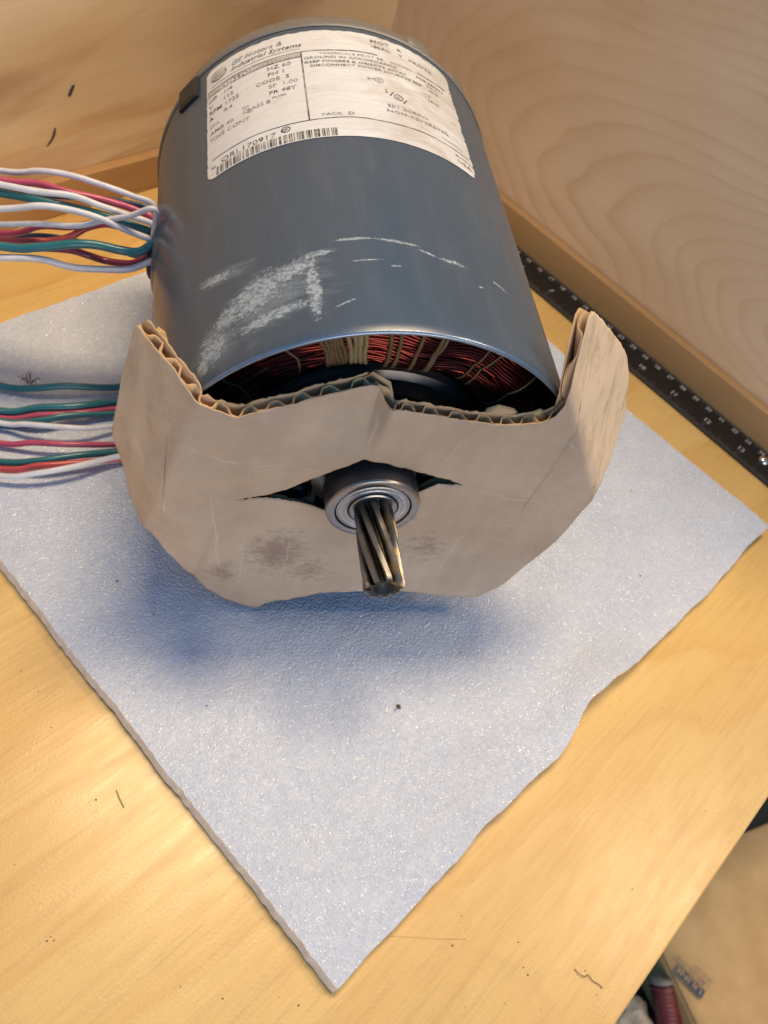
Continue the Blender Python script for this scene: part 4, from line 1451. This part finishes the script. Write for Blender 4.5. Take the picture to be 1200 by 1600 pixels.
# red gripped tool leaning by the box
ta = on_z(1038, 1538, -0.415)
tb = on_z(1056, 1660, -0.437)
td = (tb - ta).normalized()
te = ta + td * ((FLOORZ + 0.012 - ta.z) / td.z)
tool = empty('hand_tool', Matrix.Translation(te))
tag(tool, 'dark red gripped tool with a pale spiral end leaning beside the shipping box', 'tool')
ti = Matrix.Translation(te).inverted()
L = (te - ta).length
pth = [ti @ (ta + td * (L * k / 60)) for k in range(61)]
V, F = tube(pth, lambda q: 0.0105 + 0.0015 * math.sin(q * 70) ** 2 + (0.002 if q < 0.012 else 0), 18)
new_mesh('grip', V, F, M['red_grip'], tool, True)
sx = td.orthogonal().normalized()
sy = td.cross(sx)
sp = [ti @ (ta - td * 0.004 + (sx * math.cos(b) + sy * math.sin(b)) * (0.0025 + 0.0075 * b / 12.5)) for b in [12.5 * k / 70 for k in range(71)]]
V, F = tube(sp, 0.0028, 8)
new_mesh('spiral_end', V, F, M['tape'], tool, True)

# crumpled paper on the floor
pc = on_z(990, 1600, FLOORZ + 0.02)
bm = bmesh.new()
bmesh.ops.create_icosphere(bm, subdivisions=4, radius=0.045)
for v in bm.verts:
    d = v.co.normalized()
    k = 1 + 0.30 * noise.noise(d * 2.2) + 0.18 * abs(noise.noise(d * 5.0)) + 0.06 * noise.noise(d * 13)
    v.co = Vector((d.x * 0.020 * k, d.y * 0.017 * k, max(0, 0.012 + d.z * 0.013 * k)))
me = bpy.data.meshes.new('crumpled_paper')
bm.to_mesh(me)
bm.free()
me.materials.append(M['paper'])
po = bpy.data.objects.new('crumpled_paper', me)
COL.objects.link(po)
po.location = (pc.x, pc.y, FLOORZ + 0.001)
tag(po, 'crumpled beige paper scrap on the dark floor beside the tool', 'paper')

# ------------------------------------------------------------------ small debris
drng = random.Random(21)


def strand(name, pts, rad, mat, label_, cat, z0=0.0):
    P = smooth_path([on_z(px, py, z0 + dz) for (px, py, dz) in pts], 8)
    base = P[0].copy()
    V, F = tube([p - base for p in P], rad, 5)
    o = new_mesh(name, V, F, M[mat], None, True)
    o.location = base
    tag(o, label_, cat)
    return o


strand('hair_strand', [(898, 1514, .0004), (906, 1522, .0008), (914, 1526, .001), (919, 1523, .0008), (926, 1532, .0006), (936, 1538, .0006), (941, 1544, .0004)], 0.00014, 'fibre',
       'curled dark hair lying on the bench near the bench edge', 'hair')
strand('wood_splinter', [(182, 1234, .0006), (187, 1247, .0008), (194, 1261, .0006)], 0.0002, 'straw', 'thin pale splinter lying on the bench beside the foam', 'splinter')
strand('fine_fibre', [(598, 1462, .0003), (640, 1463, .0008), (690, 1466, .0008), (730, 1467, .0003)], 0.00005, 'straw', 'long fine fibre lying straight on the bench near the foam corner', 'fibre')

lint = empty('lint_tuft', Matrix.Translation(on_z(45, 600, FOAM + 0.001)))
tag(lint, 'small tuft of brown fibres on the foam beside the teal wire', 'lint')
for k in range(16):
    a = drng.uniform(0, 6.28)
    l_ = drng.uniform(0.002, 0.0045)
    p0 = Vector((drng.gauss(0, 0.0012), drng.gauss(0, 0.0010), 0.002))
    p1 = p0 + Vector((l_ * math.cos(a), l_ * math.sin(a), drng.uniform(0, 0.003)))
    pm = (p0 + p1) / 2 + Vector((0, 0, drng.uniform(0, 0.0015)))
    V, F = tube(smooth_path([p0, pm, p1], 4), 0.00017, 4)
    new_mesh('fibre', V, F, M['crumb'], lint)

V, F = [], []
spots = []
while len(spots) < 38:
    px, py = drng.uniform(0, 1150), drng.uniform(900, 1600)
    p = on_z(px, py, 0)
    if p.y > FRONT + 0.006 and not (FX0 - 0.002 < p.x < FX1 and FY0 - 0.003 < p.y < FY1):
        spots.append((p, drng.uniform(0.00012, 0.00028)))
for q in ((622, 1105), (617, 1110), (183, 908), (323, 1103), (985, 768), (1000, 900), (150, 1250), (240, 960), (720, 1020)):
    p = on_z(*q, FOAM)
    p.z = foam_z(p.x, p.y)
    spots.append((p, 0.0004 if q[0] != 622 else 0.0010))
for (p, r_) in spots:
    a = len(V)
    pts = [Vector((0, 0, 1)), Vector((1, 0, 0.2)), Vector((0, 1, 0.2)), Vector((-1, 0, 0.2)), Vector((0, -1, 0.2)), Vector((0, 0, -0.3))]
    sx_, sy_ = drng.uniform(0.7, 1.6), drng.uniform(0.7, 1.6)
    an = drng.uniform(0, 3)
    for d in pts:
        x_, y_ = d.x * r_ * sx_, d.y * r_ * sy_
        V.append(p + Vector((x_ * math.cos(an) - y_ * math.sin(an), x_ * math.sin(an) + y_ * math.cos(an), (d.z + 0.3) * r_ + 0.0001)))
    for f_ in ((0, 1, 2), (0, 2, 3), (0, 3, 4), (0, 4, 1), (5, 2, 1), (5, 3, 2), (5, 4, 3), (5, 1, 4)):
        F.append(tuple(a + k for k in f_))
cr = new_mesh('crumbs', V, F, M['crumb'])
tag(cr, 'scattered tiny dark crumbs on the bench and foam', 'crumbs', kind='stuff')
